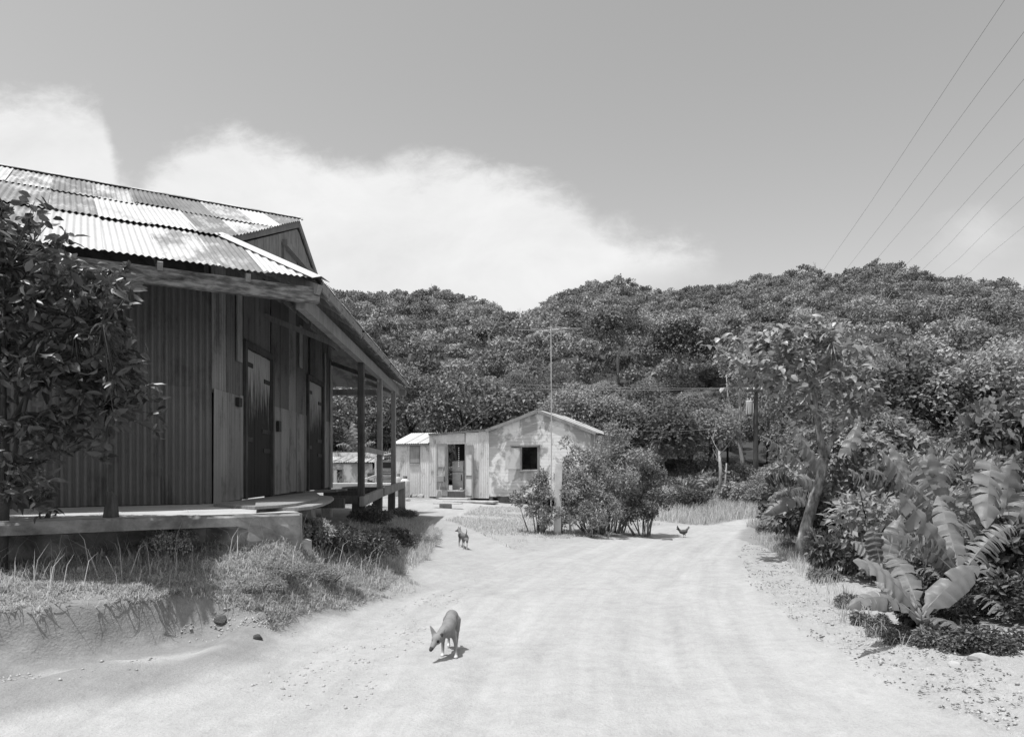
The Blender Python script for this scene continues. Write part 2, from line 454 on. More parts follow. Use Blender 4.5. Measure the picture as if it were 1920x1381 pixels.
def hill(x, y):
    yy = np.maximum(y, 1.0); az = np.clip(x / yy, -1.4, 1.6)
    Yr = ridgeY(az); zr = np.interp(az, SLx, SLv) * Yr + EYE - 6.0 + 3.5 * sstep(.15, .45, az)
    t = (y - FOOT) / (Yr - FOOT)
    base = .6 + (zr - .6) * np.where(t < 1, np.clip(t, 0, 1) ** 1.12, 1 - .35 * np.clip(t - 1, 0, 2) ** 1.2)
    w = np.clip(t * 4, 0, 1) * np.clip((.85 - t) * 2.2, 0, 1)
    base = base + w * (fbm(x * .022, y * .022, 3, 5) * 22 + fbm(x * .06 + 3, y * .06, 2, 9) * 9)
    return np.where(y < FOOT, .6, base)
LIP = np.array([XY(*q) for q in [(-400, 1165, .42), (-60, 1160, .42), (100, 1150, .42), (220, 1130, .43), (330, 1120, .42), (420, 1128, .34), (500, 1150, .2)]]); LIP = LIP[np.argsort(LIP[:, 0])]
def lip_d(x, y):      # distance uphill of the eroded edge of the left bank
    return y - np.interp(x, LIP[:, 0], LIP[:, 1]) + .48 * fbm(x * 2.3, x * 0 + 3, 4, 58) + .20 * fbm(x * 9, y * 3, 3, 59)
def cut_bank(x, y, h):
    d = lip_d(x, y); wx = (1 - sstep(-2.75, -2.3, x)) * sstep(-9, -7, x) * sstep(-1.6, -.9, d) * (d < 1.5)
    low = .035 + .06 * sstep(-.35, -.02, d)
    hh = low + (np.maximum(h, low) - low) * (.35 * sstep(-.20, -.03, d) + .65 * sstep(-.07, .03, d))
    return h + (hh - h) * wx
def H(x, y):
    x = np.asarray(x, float); y = np.asarray(y, float)
    w = (1 - sstep(36, 46, y)) * (1 - sstep(16, 24, np.abs(x))) * sstep(-14, -6, y)
    far = np.where(y > 20, hill(x, y), .3)
    r = np.where(w > 0, w * rbf(x, y) + (1 - w) * far, far)
    return cut_bank(x, y, r)
def H1(x, y): return float(H(np.array([x]), np.array([y]))[0])

def inpoly(x, y, poly):
    r = np.zeros(x.shape, bool); n = len(poly)
    for i in range(n):
        x1, y1 = poly[i]; x2, y2 = poly[(i + 1) % n]
        c = ((y1 > y) != (y2 > y)) & (x < (x2 - x1) * (y - y1) / ((y2 - y1) + 1e-12) + x1)
        r ^= c
    return r
def gxy(px, py):
    k = (px - CX) / F; ys = np.geomspace(2.2, 70, 1400); zr = EYE - (py - HY) * ys / F      # walk the sight line to the ground
    below = np.nonzero(zr < H(k * ys, ys))[0]
    if len(below) == 0: return XY(px, py, 0.)
    i = below[0]; a, b = ys[max(i - 1, 0)], ys[i]
    for _ in range(14):
        m = (a + b) / 2
        if EYE - (py - HY) * m / F < H1(k * m, m): b = m
        else: a = m
    return A(k * b, b)
def G(px, py):
    q = gxy(px, py); return A(q[0], q[1], H1(*q))
ROAD_PX = [(-200,1290),(60,1262),(300,1232),(430,1205),(560,1172),(690,1135),(800,1108),(880,1082),(960,1046),(1060,1018),(1150,1003),(1240,987),(1300,983.5)]
ROAD_R = [(1400,984),(1385,1010),(1382,1040),(1395,1080),(1460,1130),(1560,1200),(1700,1292),(1800,1345),(1900,1400)]
ROAD = [tuple(gxy(*p)) for p in ROAD_PX] + [(8.6, 26.2), (12, 25.5), (12, 23.4), (8.6, 23.5)] + [tuple(gxy(*p)) for p in ROAD_R] + [(4.2, 1.5), (4, -12), (-9, -12), (-9, 3)]
PATH = [tuple(gxy(*p)) for p in [(815,1100),(770,1062),(800,1030),(832,1000),(838,975),(780,960),(770,943),(960,944),(960,954),(880,965),(900,985),(930,1010),(985,1040),(880,1080)]]
CLx = np.array([gxy(x, y) for x, y in [(1080,1381),(1080,1230),(1130,1120),(1210,1050),(1290,1007),(1340,990)]])
def dirt_mask(x, y, warp=.35):
    wx = x + warp * fbm(x * 1.3, y * 1.3, 4, 21); wy = y + warp * fbm(x * 1.3 + 9, y * 1.3 + 4, 4, 22)
    r = inpoly(wx, wy, ROAD); p = inpoly(wx, wy, PATH)
    return r, p

def ground_detail(x, y):
    r, p = dirt_mask(x, y, .15)
    rough = np.where(r | p, .35, 1.0)
    d = fbm(x * 3, y * 3, 4, 31) * .05 * rough + fbm(x * 11, y * 11, 3, 33) * .018 * rough
    cl = np.interp(y, CLx[:, 1], CLx[:, 0]); off = x - cl + .25 * fbm(y * .6, y * 0 + 2, 2, 40)
    rut = np.exp(-((off - .75) / .22) ** 2) + np.exp(-((off + .75) / .22) ** 2)
    d = d - .022 * rut * r + r * fbm(x * 5, y * 1.2, 3, 47) * .025
    v = (x > 1.2) & (~r) & (y < 14) & (x < 6)
    d = d + np.where(v, np.abs(fbm(x * 5, y * 5, 3, 37)) * .12 + fbm(x * 12, y * 12, 3, 39) * .05, 0)
    bk = (x < -.8) & (~r) & (~p) & (y < 9)
    d = d + np.where(bk, fbm(x * 7 + 2, y * 7, 3, 44) * .09, 0)
    return d
def HD(x, y):
    return H(x, y) + ground_detail(np.asarray(x, float), np.asarray(y, float))

def soil_mat(name, road):
    m, nt, b = new_mat(name)
    v = coord(nt, 'World', (1, 1, 1))
    n1 = tnoise(nt, v, .9, 6, .6, .3); n2 = tnoise(nt, v, 7, 6, .7); n3 = tnoise(nt, v, 45, 3, .6)
    at = nt.nodes.new('ShaderNodeAttribute'); at.attribute_name = 'dirt'
    at2 = nt.nodes.new('ShaderNodeAttribute'); at2.attribute_name = 'off'
    at3 = nt.nodes.new('ShaderNodeAttribute'); at3.attribute_name = 'soil'
    cb = nt.nodes.new('ShaderNodeCombineXYZ'); nt.links.new(at2.outputs['Fac'], cb.inputs[0])
    sx = nt.nodes.new('ShaderNodeSeparateXYZ'); nt.links.new(v, sx.inputs[0])
    nt.links.new(nmath(nt, 'MULTIPLY', sx.outputs[1], .07), cb.inputs[1])
    st = tnoise(nt, cb.outputs[0], 3.2, 5, .65, .2)
    dirt = fmix(nt, n1, .31, .43)
    dirt = nmath(nt, 'ADD', dirt, nmath(nt, 'MULTIPLY', nmath(nt, 'SUBTRACT', st, .5), .20))
    dirt = nmath(nt, 'ADD', dirt, nmath(nt, 'MULTIPLY', nmath(nt, 'SUBTRACT', n2, .5), .16))
    dirt = nmath(nt, 'ADD', dirt, nmath(nt, 'MULTIPLY', nmath(nt, 'SUBTRACT', n3, .5), .10))
    n4 = tnoise(nt, v, 2.6, 7, .72, .6)
    dirt = nmath(nt, 'ADD', dirt, nmath(nt, 'MULTIPLY', nmath(nt, 'SUBTRACT', n4, .5), .11))
    n5 = tnoise(nt, v, 120, 2, .5)
    dirt = nmath(nt, 'ADD', dirt, nmath(nt, 'MULTIPLY', nmath(nt, 'SUBTRACT', n5, .5), .16))
    verge = nmath(nt, 'ADD', fmix(nt, n2, .22, .44), nmath(nt, 'MULTIPLY', nmath(nt, 'SUBTRACT', n3, .5), .2))
    soil = nmath(nt, 'ADD', fmix(nt, n2, .15, .32), nmath(nt, 'MULTIPLY', nmath(nt, 'SUBTRACT', n3, .5), .08))
    verge = fmix(nt, at3.outputs['Fac'], verge, soil)
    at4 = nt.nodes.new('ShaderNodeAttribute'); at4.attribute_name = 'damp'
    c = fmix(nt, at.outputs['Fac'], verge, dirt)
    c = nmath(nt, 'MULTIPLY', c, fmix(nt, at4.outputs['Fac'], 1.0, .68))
    nt.links.new(c, b.inputs['Base Color']); b.inputs['Roughness'].default_value = .95; b.inputs['Specular IOR Level'].default_value = .1
    h = nmath(nt, 'ADD', n2, nmath(nt, 'MULTIPLY', n3, .5))
    bump(nt, b, h, .8, .025)
    return m
M['soil'] = soil_mat('dirt_and_soil', True)
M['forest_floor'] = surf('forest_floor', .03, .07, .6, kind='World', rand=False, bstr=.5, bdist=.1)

def build_ground():
    ys = [1.5]
    while ys[-1] < 46: ys.append(ys[-1] + .045 * max(1, ys[-1] / 6.5))
    ys = np.array(ys); xs = np.arange(-13, 17.01, .085)
    X, Y = np.meshgrid(xs, ys); Z = HD(X.ravel(), Y.ravel()).reshape(X.shape)
    nx = len(xs); V = np.stack([X, Y, Z], -1).reshape(-1, 3)
    i, j = np.meshgrid(np.arange(len(ys) - 1), np.arange(nx - 1), indexing='ij'); a = (i * nx + j).ravel()
    Fc = np.stack([a, a + 1, a + nx + 1, a + nx], 1)
    x, y = V[:, 0], V[:, 1]
    r, p = dirt_mask(x, y)
    sm = r.astype(float) * 1.0 + p * .8; sm = np.minimum(sm, 1).reshape(X.shape)
    for _ in range(2):
        s2 = sm.copy(); s2[1:-1, 1:-1] = (sm[:-2, 1:-1] + sm[2:, 1:-1] + sm[1:-1, :-2] + sm[1:-1, 2:] + 2 * sm[1:-1, 1:-1]) / 6; sm = s2
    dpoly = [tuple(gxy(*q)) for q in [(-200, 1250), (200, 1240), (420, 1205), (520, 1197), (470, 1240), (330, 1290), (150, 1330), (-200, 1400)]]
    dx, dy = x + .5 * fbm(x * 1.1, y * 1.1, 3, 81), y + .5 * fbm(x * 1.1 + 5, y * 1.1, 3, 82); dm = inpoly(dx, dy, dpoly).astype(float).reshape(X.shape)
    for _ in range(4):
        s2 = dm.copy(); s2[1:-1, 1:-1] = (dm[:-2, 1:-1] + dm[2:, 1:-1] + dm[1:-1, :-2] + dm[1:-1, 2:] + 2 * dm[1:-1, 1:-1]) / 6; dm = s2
    off = x - np.interp(y, CLx[:, 1], CLx[:, 0])
    soil = np.clip((x < -.3) * 1.0 * (y < 24) * (1 - sstep(8, 10, y) * (x > -2.2)) + (y > 29) * .6 + (x > 3.6 + .12 * y) * 1.0, 0, 1) 
    fx = V[Fc].mean(1); fr, fp = dirt_mask(fx[:, 0], fx[:, 1])
    def sub(name, mask, kind='structure'):
        f = Fc[mask]; used = np.unique(f); mp = np.zeros(len(V), np.int64); mp[used] = np.arange(len(used))
        me = np_mesh(name, V[used], mp[f], True, {'dirt': ('POINT', sm.ravel()[used]), 'off': ('POINT', off[used]), 'soil': ('POINT', soil[used]), 'damp': ('POINT', dm.ravel()[used])})
        o = place(name, me, M['soil']); tag(o, kind='structure'); return o
    o = sub('dirt_road', fr); o['label'] = 'pale dirt road curving away past the shack'
    o = sub('dirt_path', fp & ~fr); o['label'] = 'worn dirt path leading to the shack door'
    o = sub('ground', ~(fr | fp)); o['label'] = 'grassy banks and verges beside the dirt road'
    # far terrain
    xs2 = np.arange(-420, 560, 7.); ys2 = np.concatenate([np.arange(-60, 60, 6.), np.arange(60, 520, 7.)])
    X, Y = np.meshgrid(xs2, ys2); Z = H(X.ravel(), Y.ravel()).reshape(X.shape) - .05
    inside = (X > -13) & (X < 17) & (Y > 1.5) & (Y < 46)
    Z = np.where(inside, Z - .8, Z); nx = len(xs2)
    V2 = np.stack([X, Y, Z], -1).reshape(-1, 3)
    i, j = np.meshgrid(np.arange(len(ys2) - 1), np.arange(nx - 1), indexing='ij'); a = (i * nx + j).ravel()
    F2 = np.stack([a, a + 1, a + nx + 1, a + nx], 1)
    me = np_mesh('hillside', V2, F2, True)
    tag(place('hillside', me, M['forest_floor']), 'dark forest floor of the wooded hill behind the road', kind='structure')
build_ground()

# ------------------------------------------------------------------ corrugated sheets
_sheet_cache = {}
def corr_mesh(w, l, pitch=.0762, amp=.010, seg=6, rows=1):
    key = (round(w, 3), round(l, 3), pitch, amp, seg)
    if key in _sheet_cache: return _sheet_cache[key]
    n = max(2, int(round(w / pitch * seg))); xs = np.linspace(0, w, n + 1)
    z = amp * np.cos(xs / pitch * 2 * math.pi); ys = np.linspace(0, l, rows + 1)
    V = np.concatenate([np.stack([xs, np.full_like(xs, y), z], 1) for y in ys]); k = n + 1
    f = [(r * k + i, r * k + i + 1, (r + 1) * k + i + 1, (r + 1) * k + i) for r in range(rows) for i in range(n)]
    me = np_mesh('corrugated_sheet', V, np.array(f), True)
    _sheet_cache[key] = me; return me
def sheet(name, o, u, v, w, l, mat, parent, clips=(), lift=0., tilt=0., seg=6, amp=.010, pitch=.0762):
    """corrugated sheet: origin o, u = across corrugations, v = along them; clips = list of (point, normal kept-negative)"""
    u = nrm(u); v = nrm(v); n = nrm(np.cross(u, v))
    if tilt: 
        v = nrm(v + u * tilt); u = nrm(u - v * tilt)
    o = np.asarray(o, float) + n * lift
    org = ORG.get(parent.name, np.zeros(3))
    me = corr_mesh(w, l, pitch, amp, seg)
    Mx = Matrix(((u[0], v[0], n[0], o[0] - org[0]), (u[1], v[1], n[1], o[1] - org[1]), (u[2], v[2], n[2], o[2] - org[2]), (0, 0, 0, 1)))
    if clips:
        corners = [o + u * a + v * b for a in (0, w) for b in (0, l)]
        bm = None
        for cp, cn in clips:
            s = [np.dot(c - cp, cn) for c in corners]
            if max(s) <= 0: continue
            if min(s) >= 0: return None
            if bm is None:
                bm = bmesh.new(); bm.from_mesh(me)
            R = np.stack([u, v, n]); lp = R @ (np.asarray(cp) - o); ln = R @ np.asarray(cn)
            bmesh.ops.bisect_plane(bm, geom=bm.verts[:] + bm.edges[:] + bm.faces[:], plane_co=lp, plane_no=ln, clear_outer=True)
        if bm is not None:
            if len(bm.faces) == 0: bm.free(); return None
            me = bpy.data.meshes.new('corrugated_sheet'); bm.to_mesh(me); bm.free()
    return place(name, me, mat, parent, matrix=Mx)

# ------------------------------------------------------------------ warehouse
D = np.array([.8565, .516, 0.])            # along ridge, to the right and away
NO = np.array([.516, -.8565, 0.])          # out from the ridge towards the viewer
WD = nrm(A(-.0444, 1, 0))                  # along the door wall, away
WN = nrm(A(1, .0444, 0))                   # out of the door wall
ZP = 1.10                                  # platform top
ZE = 2.46 + EYE                            # eave
ZK = 3.45 + EYE                            # top of skirt roof
ZR = 5.19 + EYE                            # ridge
RP = A(-4.55, 15.2, ZR)                    # ridge at gable
KP = A(-4.36, 10.8, ZK)                    # hip top
EP = A(-2.55, 9.53, ZE)                    # eave corner
C0 = A(-4.34, 10.36, ZP)                   # wall corner
def wallY(px): return 3.88 / ((960 - px) / 1350 - .0444)
def WP(px, z): 
    y = wallY(px); return A(-3.88 - .0444 * y, y, z)

def warehouse():
    root = thing('warehouse', (C0[0], C0[1], 0.6), 'large old warehouse of dark corrugated iron with patched tin roof on the left', 'warehouse')
    LEN = 11.0
    # --- walls: backing + sheets
    lw = MB(); a = C0 - D * LEN
    lw.obox(a - NO * .10 - A(0, 0, .05), D * (LEN - .1), NO * .06, A(0, 0, 3.2))
    wall = lw.build('wall', M['timber_dark'], root)
    s = 0.; i = 0
    while s < LEN - .6:
        o = C0 - D * (s + .66)
        pale = s < .1
        for (z0, z1, lf) in ((1.60, 3.2, 0.0), (0.0, 1.66, .014)):
            sheet('wall_sheet', o + UP * z0 + NO * (.0 + lf), D, UP, .68, z1 - z0, M['wall_zinc'], wall, lift=.003 * (i % 2), tilt=rnd.uniform(-.002, .002), amp=.026, pitch=.088)
        s += .62; i += 1
    Ltot = wallY(620) - C0[1]
    dw = MB(); 
    d1a, d1b, d2a, d2b = [wallY(q) - C0[1] for q in (457, 505, 575, 602)]
    DT = 2.50
    inn = -WN * .09
    for (t0, t1, z0, z1) in ((0, d1a, -.05, 2.36), (d1b, d2a, -.05, 2.36), (d2b, Ltot, -.05, 2.36)):
        dw.obox(C0 + WD * t0 + inn + A(0, 0, z0), WD * (t1 - t0), WN * .06, A(0, 0, z1 - z0))
    dw.obox(C0 + inn + A(0, 0, 2.36), WD * Ltot, WN * .06, A(0, 0, ZK - ZP - 2.36 - .5))
    skn = nrm(NO * (ZK - ZE) / (np.dot(EP - KP, NO)) + UP); skirt_clip = (KP - UP * .06, skn)
    dwall = dw.build('wall', M['timber_dark'], root)
    segs = [(0, d1a - .06), (d1b + .06, d2a - .06), (d2b + .06, Ltot)]
    for (t0, t1) in segs:
        t = t0; i = 0
        while t < t1 - .02:
            w = min(.62, t1 - t)
            if i == 0 and t0 == 0:
                sheet('wall_sheet', C0 + WD * t - A(0, 0, 0) + WN * .02, WD, UP, w, 1.66, M['wall_zinc_pale'], dwall, lift=.014, tilt=.012)
            else:
                sheet('wall_sheet', C0 + WD * t + A(0, 0, .0 + rnd.uniform(0, .03)), WD, UP, w, 1.66, M['wall_zinc_pale' if rnd.random() < .7 else 'wall_zinc'], dwall, lift=.014 + .003 * (i % 2), amp=.016)
            sheet('wall_sheet', C0 + WD * t + A(0, 0, 1.60), WD, UP, w, 2.4, M['wall_zinc_pale' if (i + int(t0 > 0)) % 3 == 0 else 'wall_zinc'], dwall, [skirt_clip], lift=.002 + .003 * (i % 2), amp=.016)
            t += .60; i += 1
    for t0, t1 in ((d1a - .06, d1b + .06), (d2a - .06, d2b + .06)):
        t = t0
        while t < t1 - .02:
            w = min(.62, t1 - t)
            sheet('wall_sheet', C0 + WD * t + A(0, 0, DT + .05), WD, UP, w, 1.48, M['wall_zinc'], dwall, lift=.004); t += .60
    # pale board patches near the far corner and under the roof line
    for (t0, w, z0, h, mt) in ((Ltot - .95, .10, .05, 3.3, 'timber_grey'), (Ltot - .30, .28, .0, 3.3, 'timber_grey'), (d2a + .1, .5, 2.62, .95, 'timber_dark'), (1.0, .22, 2.2, 1.1, 'timber_gable'), (4.9, .25, 2.65, .9, 'timber_gable')):
        MB().obox(C0 + WD * t0 + WN * .035 + A(0, 0, z0), WD * w, WN * .025, A(0, 0, h)).build('cover_board', M[mt], dwall)
    MB().obox(C0 + WD * (d1a - .5) + WN * .04 + A(0, 0, 1.48), WD * .16, WN * .05, A(0, 0, .14)).build('wall_bracket', M['iron'], dwall)
    MB().obox(C0 + WD * (d1b + .33) + WN * .04 + A(0, 0, 1.2), WD * .16, WN * .05, A(0, 0, .2)).build('wall_bracket', M['iron'], dwall)
    # --- doors
    dm, nt, b = new_mat('weathered_door')
    v = coord(nt, 'Object', (7, 7, .7), True); n = tnoise(nt, v, 2.2, 6, .7, .3)
    sx = nt.nodes.new('ShaderNodeSeparateXYZ'); nt.links.new(nt.nodes.new('ShaderNodeTexCoord').outputs['Object'], sx.inputs[0])
    f = nmath(nt, 'ADD', sx.outputs[2], nmath(nt, 'MULTIPLY', nmath(nt, 'SUBTRACT', n, .5), 2.6))
    mr = nt.nodes.new('ShaderNodeMapRange'); nt.links.new(f, mr.inputs[0]); mr.inputs[1].default_value = 1.45; mr.inputs[2].default_value = 2.2
    nt.links.new(fmix(nt, mr.outputs[0], fmix(nt, n, .012, .04), fmix(nt, n, .28, .46)), b.inputs['Base Color']); b.inputs['Roughness'].default_value = .9
    bump(nt, b, n, .5, .006)
    for k, (t0, t1) in enumerate(((d1a, d1b), (d2a, d2b))):
        fr = MB()
        fr.obox(C0 + WD * (t0 - .10) + WN * .0 , WD * .10, WN * .07, A(0, 0, DT + .1))
        fr.obox(C0 + WD * t1, WD * .10, WN * .07, A(0, 0, DT + .1))
        fr.obox(C0 + WD * (t0 - .0) + WN * .0 + A(0, 0, DT), WD * (t1 - t0), WN * .065, A(0, 0, .1))
        fr.build('door_frame', M['timber_dark'], root)
        back = MB().obox(C0 + WD * t0 - WN * .04, WD * (t1 - t0), WN * .015, A(0, 0, DT))
        door = back.build('door', M['timber_dark'], root, label='tall plank door stained dark below a pale top')
        n = 8; wv = (t1 - t0) / n
        for i in range(n):
            MB().obox(C0 + WD * (t0 + i * wv + .004) - WN * (.022 - rnd.uniform(0, .004)) + A(0, 0, .02), WD * (wv - .008), WN * .03, A(0, 0, DT - .03 - rnd.uniform(0, .012))).build('plank', dm, door)
        for (z, ta, tb) in ((2.2, t0, t0 + .42), (2.02, t1 - .38, t1), (.95, t0, t0 + .40), (.78, t1 - .42, t1), (1.12, t1 - .5, t1)):
            MB().obox(C0 + WD * ta + WN * .012 + A(0, 0, z), WD * (tb - ta), WN * .014, A(0, 0, .075)).build('strap_hinge', M['iron'], door)
    # --- gable above the porch roof: vertical boards
    gb = MB(); half = RP[1] - KP[1]
    def rakez(y): return ZR - (ZR - ZK) * abs(y - RP[1]) / half
    gy0, gy1 = KP[1] + .05, 2 * RP[1] - KP[1]
    def GP(y, z, off=0): return A(-3.88 - .0444 * y, y, z) + WN * off
    gb.add([GP(gy0, ZK - .25, -.05), GP(gy1, ZK - .25, -.05), GP(RP[1], ZR - .1, -.05)], [(0, 1, 2)])
    gwall = gb.build('gable_wall', M['timber_dark'], root)
    y = gy0; shutters = (14.05, 16.3)
    while y < gy1 - .05:
        w = rnd.uniform(.15, .22); y2 = min(y + w, gy1)
        ym = (y + y2) / 2
        za, zb = rakez(y) - .14, rakez(y2) - .14
        z0 = ZK - .25
        if shutters[0] < ym < shutters[1]: z0 = ZK + .95
        if min(za, zb) > z0 + .03:
            th = .025 + rnd.uniform(0, .008)
            p = [GP(y, z0, 0), GP(y2 - .006, z0, 0), GP(y2 - .006, z0, th), GP(y, z0, th), GP(y, za, 0), GP(y2 - .006, zb, 0), GP(y2 - .006, zb, th), GP(y, za, th)]
            MB().hexa(p).build('plank', M['timber_gable'], gwall)
        y = y2
    for (ya, yb) in ((shutters[0] + .1, 15.12), (15.22, shutters[1] - .1)):
        MB().hexa([GP(ya, ZK - .2, 0), GP(yb, ZK - .2, 0), GP(yb, ZK - .2, .03), GP(ya, ZK - .2, .03), GP(ya, ZK + .9, 0), GP(yb, ZK + .9, 0), GP(yb, ZK + .9, .03), GP(ya, ZK + .9, .03)]).build('loft_shutter', M['timber_grey'], gwall)
    MB().beam(GP(shutters[0] - .05, ZK + .95, .08), GP(shutters[1] + .25, ZK + .95, .08), .10, .12).build('window_hood', M['timber_grey'], gwall)
    MB().beam(GP(shutters[0], ZK - .2, .04), GP(shutters[0], ZK + .9, .04), .06, .06).build('window_jamb', M['timber_grey'], gwall)
    for sgn in (-1, 1):
        p0 = A(*GP(RP[1], ZR - .03, .06)); p1 = A(*GP(RP[1] + sgn * (half + .02), rakez(RP[1] + half) - .03, .06))
        MB().beam(p0, p1, .03, .13).build('barge_board', M['timber_grey'], root)
    # --- roof structure and sheets (viewer's side)
    ov = WN * .12
    def slope_pts(top, bot, k): return top + (bot - top) * k
    pr = MB()
    dK = np.dot(KP - RP, NO); dE = np.dot(EP - RP, NO)
    def line(dist, z, s): # point on a line parallel to the ridge at distance dist, s along -D from RP foot
        return A(*(RP[:2] + NO[:2] * dist - D[:2] * s), z)
    for (dist, z) in ((.1, ZR - .12), (1.3, ZR - .12 - .45 * 1.2), (2.6, ZR - .12 - .45 * 2.5), (dK - .1, ZK - .06), (dE - .7, ZE + .26)):
        s0 = .2 + dist * .62 if dist < dK else 5
        pr.beam(line(dist, z, s0 + .6), line(dist, z, LEN + 2), .07, .09)
    roof = pr.build('roof', M['timber_dark'], root)
    gcl = (GP(10, 0) + WN * .16, WN)
    hipn = nrm(np.cross(nrm(A(*(EP - KP)[:2], 0)), UP))   # plan normal of the hip plane
    if np.dot(hipn, D) < 0: hipn = -hipn
    rows = [(0.0, dK / 2 + .12, 0, ZR, None), (dK / 2 - .05, dK + .10, 1, None, None), (dK - .02, dE, 2, None, None)]
    sl1 = (ZR - ZK) / dK; sl2 = (ZK - ZE) / (dE - dK)
    pal = {0: ['zinc_bright', 'zinc_mid', 'zinc_bright', 'zinc_mid', 'zinc_rust', 'zinc_bright', 'zinc_mid', 'zinc_dark', 'zinc_mid', 'zinc_rust', 'zinc_bright'],
           1: ['zinc_bright', 'zinc_mid', 'zinc_bright', 'zinc_rust', 'zinc_bright', 'zinc_rust', 'zinc_bright', 'zinc_mid'],
           2: ['zinc_bright', 'zinc_bright', 'zinc_rust', 'zinc_bright', 'zinc_mid', 'zinc_bright', 'zinc_bright']}
    seq = {0: ['zinc_bright', 'zinc_rust', 'zinc_bright', 'zinc_mid', 'zinc_dark', 'zinc_dark', 'zinc_mid', 'zinc_rust', 'zinc_mid', 'zinc_bright', 'zinc_rust', 'zinc_mid', 'zinc_bright', 'zinc_mid'],
           1: ['zinc_mid', 'zinc_mid', 'zinc_rust', 'zinc_bright', 'zinc_bright', 'zinc_rust', 'zinc_rust', 'zinc_bright', 'zinc_mid', 'zinc_bright', 'zinc_mid', 'zinc_mid', 'zinc_bright'],
           2: ['zinc_mid', 'zinc_bright', 'zinc_rust', 'zinc_mid', 'zinc_bright', 'zinc_bright', 'zinc_rust', 'zinc_bright', 'zinc_bright', 'zinc_bright', 'zinc_bright', 'zinc_mid', 'zinc_bright']}
    for (da, db, ri, _, _) in rows:
        slp = sl1 if ri < 2 else sl2
        def zz(dist): return ZR - sl1 * dist if dist <= dK or ri < 2 else ZK - sl2 * (dist - dK)
        vdir = nrm(A(NO[0], NO[1], -slp)); L = (db - da) * math.sqrt(1 + slp * slp)
        s = -4.2; i = 0
        while s < LEN + 2:
            o = line(da, (ZR - sl1 * da) if ri < 2 else (ZK + .0 - sl2 * (da - dK)), s + .62)
            clips = [gcl] if ri < 2 else [(KP + hipn * .03, hipn)]
            lf = .035 + (2 - ri) * .022 + (i % 2) * .006
            r = sheet('roof_sheet', o, D, vdir, .66, L + rnd.uniform(-.07, .09), M[seq[ri][i % len(seq[ri])]], roof, clips, lift=-lf - (rnd.random() < .25) * .012, tilt=rnd.uniform(-.016, .016))
            if r is not None: i += 1
            s += .61
    # ridge cap
    cap = MB()
    for sg in (1, -1):
        nn = NO * sg
        cap.obox(RP + D * .1 + UP * .12, -D * (LEN + 2), nn * .16 - UP * .07, UP * .008)
    cap.build('ridge_cap', M['zinc_mid'], root)
    # far slope, left end and far walls, plain
    fr = MB(); far = lambda dist, z, s: A(*(RP[:2] - NO[:2] * dist - D[:2] * s), z)
    fr.add([far(0, ZR + .02, -.0), far(0, ZR + .02, LEN + 2), far(dK, ZK, LEN + 2), far(dK, ZK, -2.2)], [(0, 1, 2, 3)])
    fr.add([far(dK, ZK, -2.2), far(dK, ZK, LEN + 2), far(dE, ZE, LEN + 2), far(dE, ZE, -5.0)], [(0, 1, 2, 3)])
    fr.build('far_roof', M['zinc_mid'], root)
    bw_ = MB(); q0 = C0 + WD * Ltot
    bw_.obox(q0 - A(0, 0, .05), -D * LEN, WD * .06, A(0, 0, 3.3)); bw_.build('rear_wall', M['wall_zinc'], root)
    # --- porch skirt roof on the door side
    prf = MB()
    yA, yB = EP[1], 2 * RP[1] - EP[1] + .5
    def EPt(y, dx=0, dz=0): return A(EP[0] - .0444 * (y - EP[1]), y, ZE + dz) + WN * dx
    wid = np.dot(EP - KP, WN)
    sl3 = (ZK - ZE) / wid
    for k in (.12, .75, 1.35):
        prf.beam(EPt(yA + k * .9, -k, k * sl3 - .03), EPt(yB - k * .9, -k, k * sl3 - .03), .07, .06)
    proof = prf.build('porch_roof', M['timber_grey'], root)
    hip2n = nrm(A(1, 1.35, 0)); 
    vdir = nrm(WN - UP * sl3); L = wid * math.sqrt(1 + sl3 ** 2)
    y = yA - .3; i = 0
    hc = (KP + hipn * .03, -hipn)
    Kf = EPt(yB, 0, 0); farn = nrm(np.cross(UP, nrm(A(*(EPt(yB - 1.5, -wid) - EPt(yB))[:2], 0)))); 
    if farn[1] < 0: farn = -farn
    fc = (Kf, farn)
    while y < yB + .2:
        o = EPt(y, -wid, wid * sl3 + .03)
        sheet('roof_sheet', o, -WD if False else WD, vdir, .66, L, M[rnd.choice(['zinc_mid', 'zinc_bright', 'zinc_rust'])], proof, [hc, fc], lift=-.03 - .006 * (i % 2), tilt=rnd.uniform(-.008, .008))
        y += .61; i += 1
    # hip flashing
    hp = MB(); hd = nrm(EP - KP); side = nrm(np.cross(hd, UP))
    for sg in (1, -1):
        hp.obox(KP + UP * .09 + hd * .02, (EP - KP) * 1.01, side * sg * .14 - UP * .05, UP * .008)
    hp.build('hip_flashing', M['zinc_bright'], root)
    # plates, rafters
    plate_z = ZE - .20
    MB().beam(EP - NO * .10 - D * 13 - UP * .16, EP - NO * .10 + D * .02 - UP * .16, .10, .20).build('eave_plate', M['beam_paint'], root)
    MB().beam(EPt(yA + .12, -.28, -.22), EPt(yB - .25, -.28, -.22), .12, .20).build('porch_plate', M['timber_grey'], root)
    MB().beam(EPt(yB - .35, -.05, -.25), EPt(yB - .35, -2.4, -.25), .10, .17).build('porch_plate', M['timber_grey'], root)
    y = yA + .55
    while y < yB - .4:
        kin = min(wid - .05, (y - yA) * 1.3, (yB - y) * 1.3)
        MB().beam(EPt(y, .02, -.075), EPt(y, -max(kin, .5), -.075 + max(kin, .5) * sl3), .06, .10).build('rafter', M['timber_grey'], root)
        y += .95
    MB().beam(KP - UP * .1, EP - UP * .1, .07, .13).build('hip_rafter', M['timber_grey'], root)
    s = .9
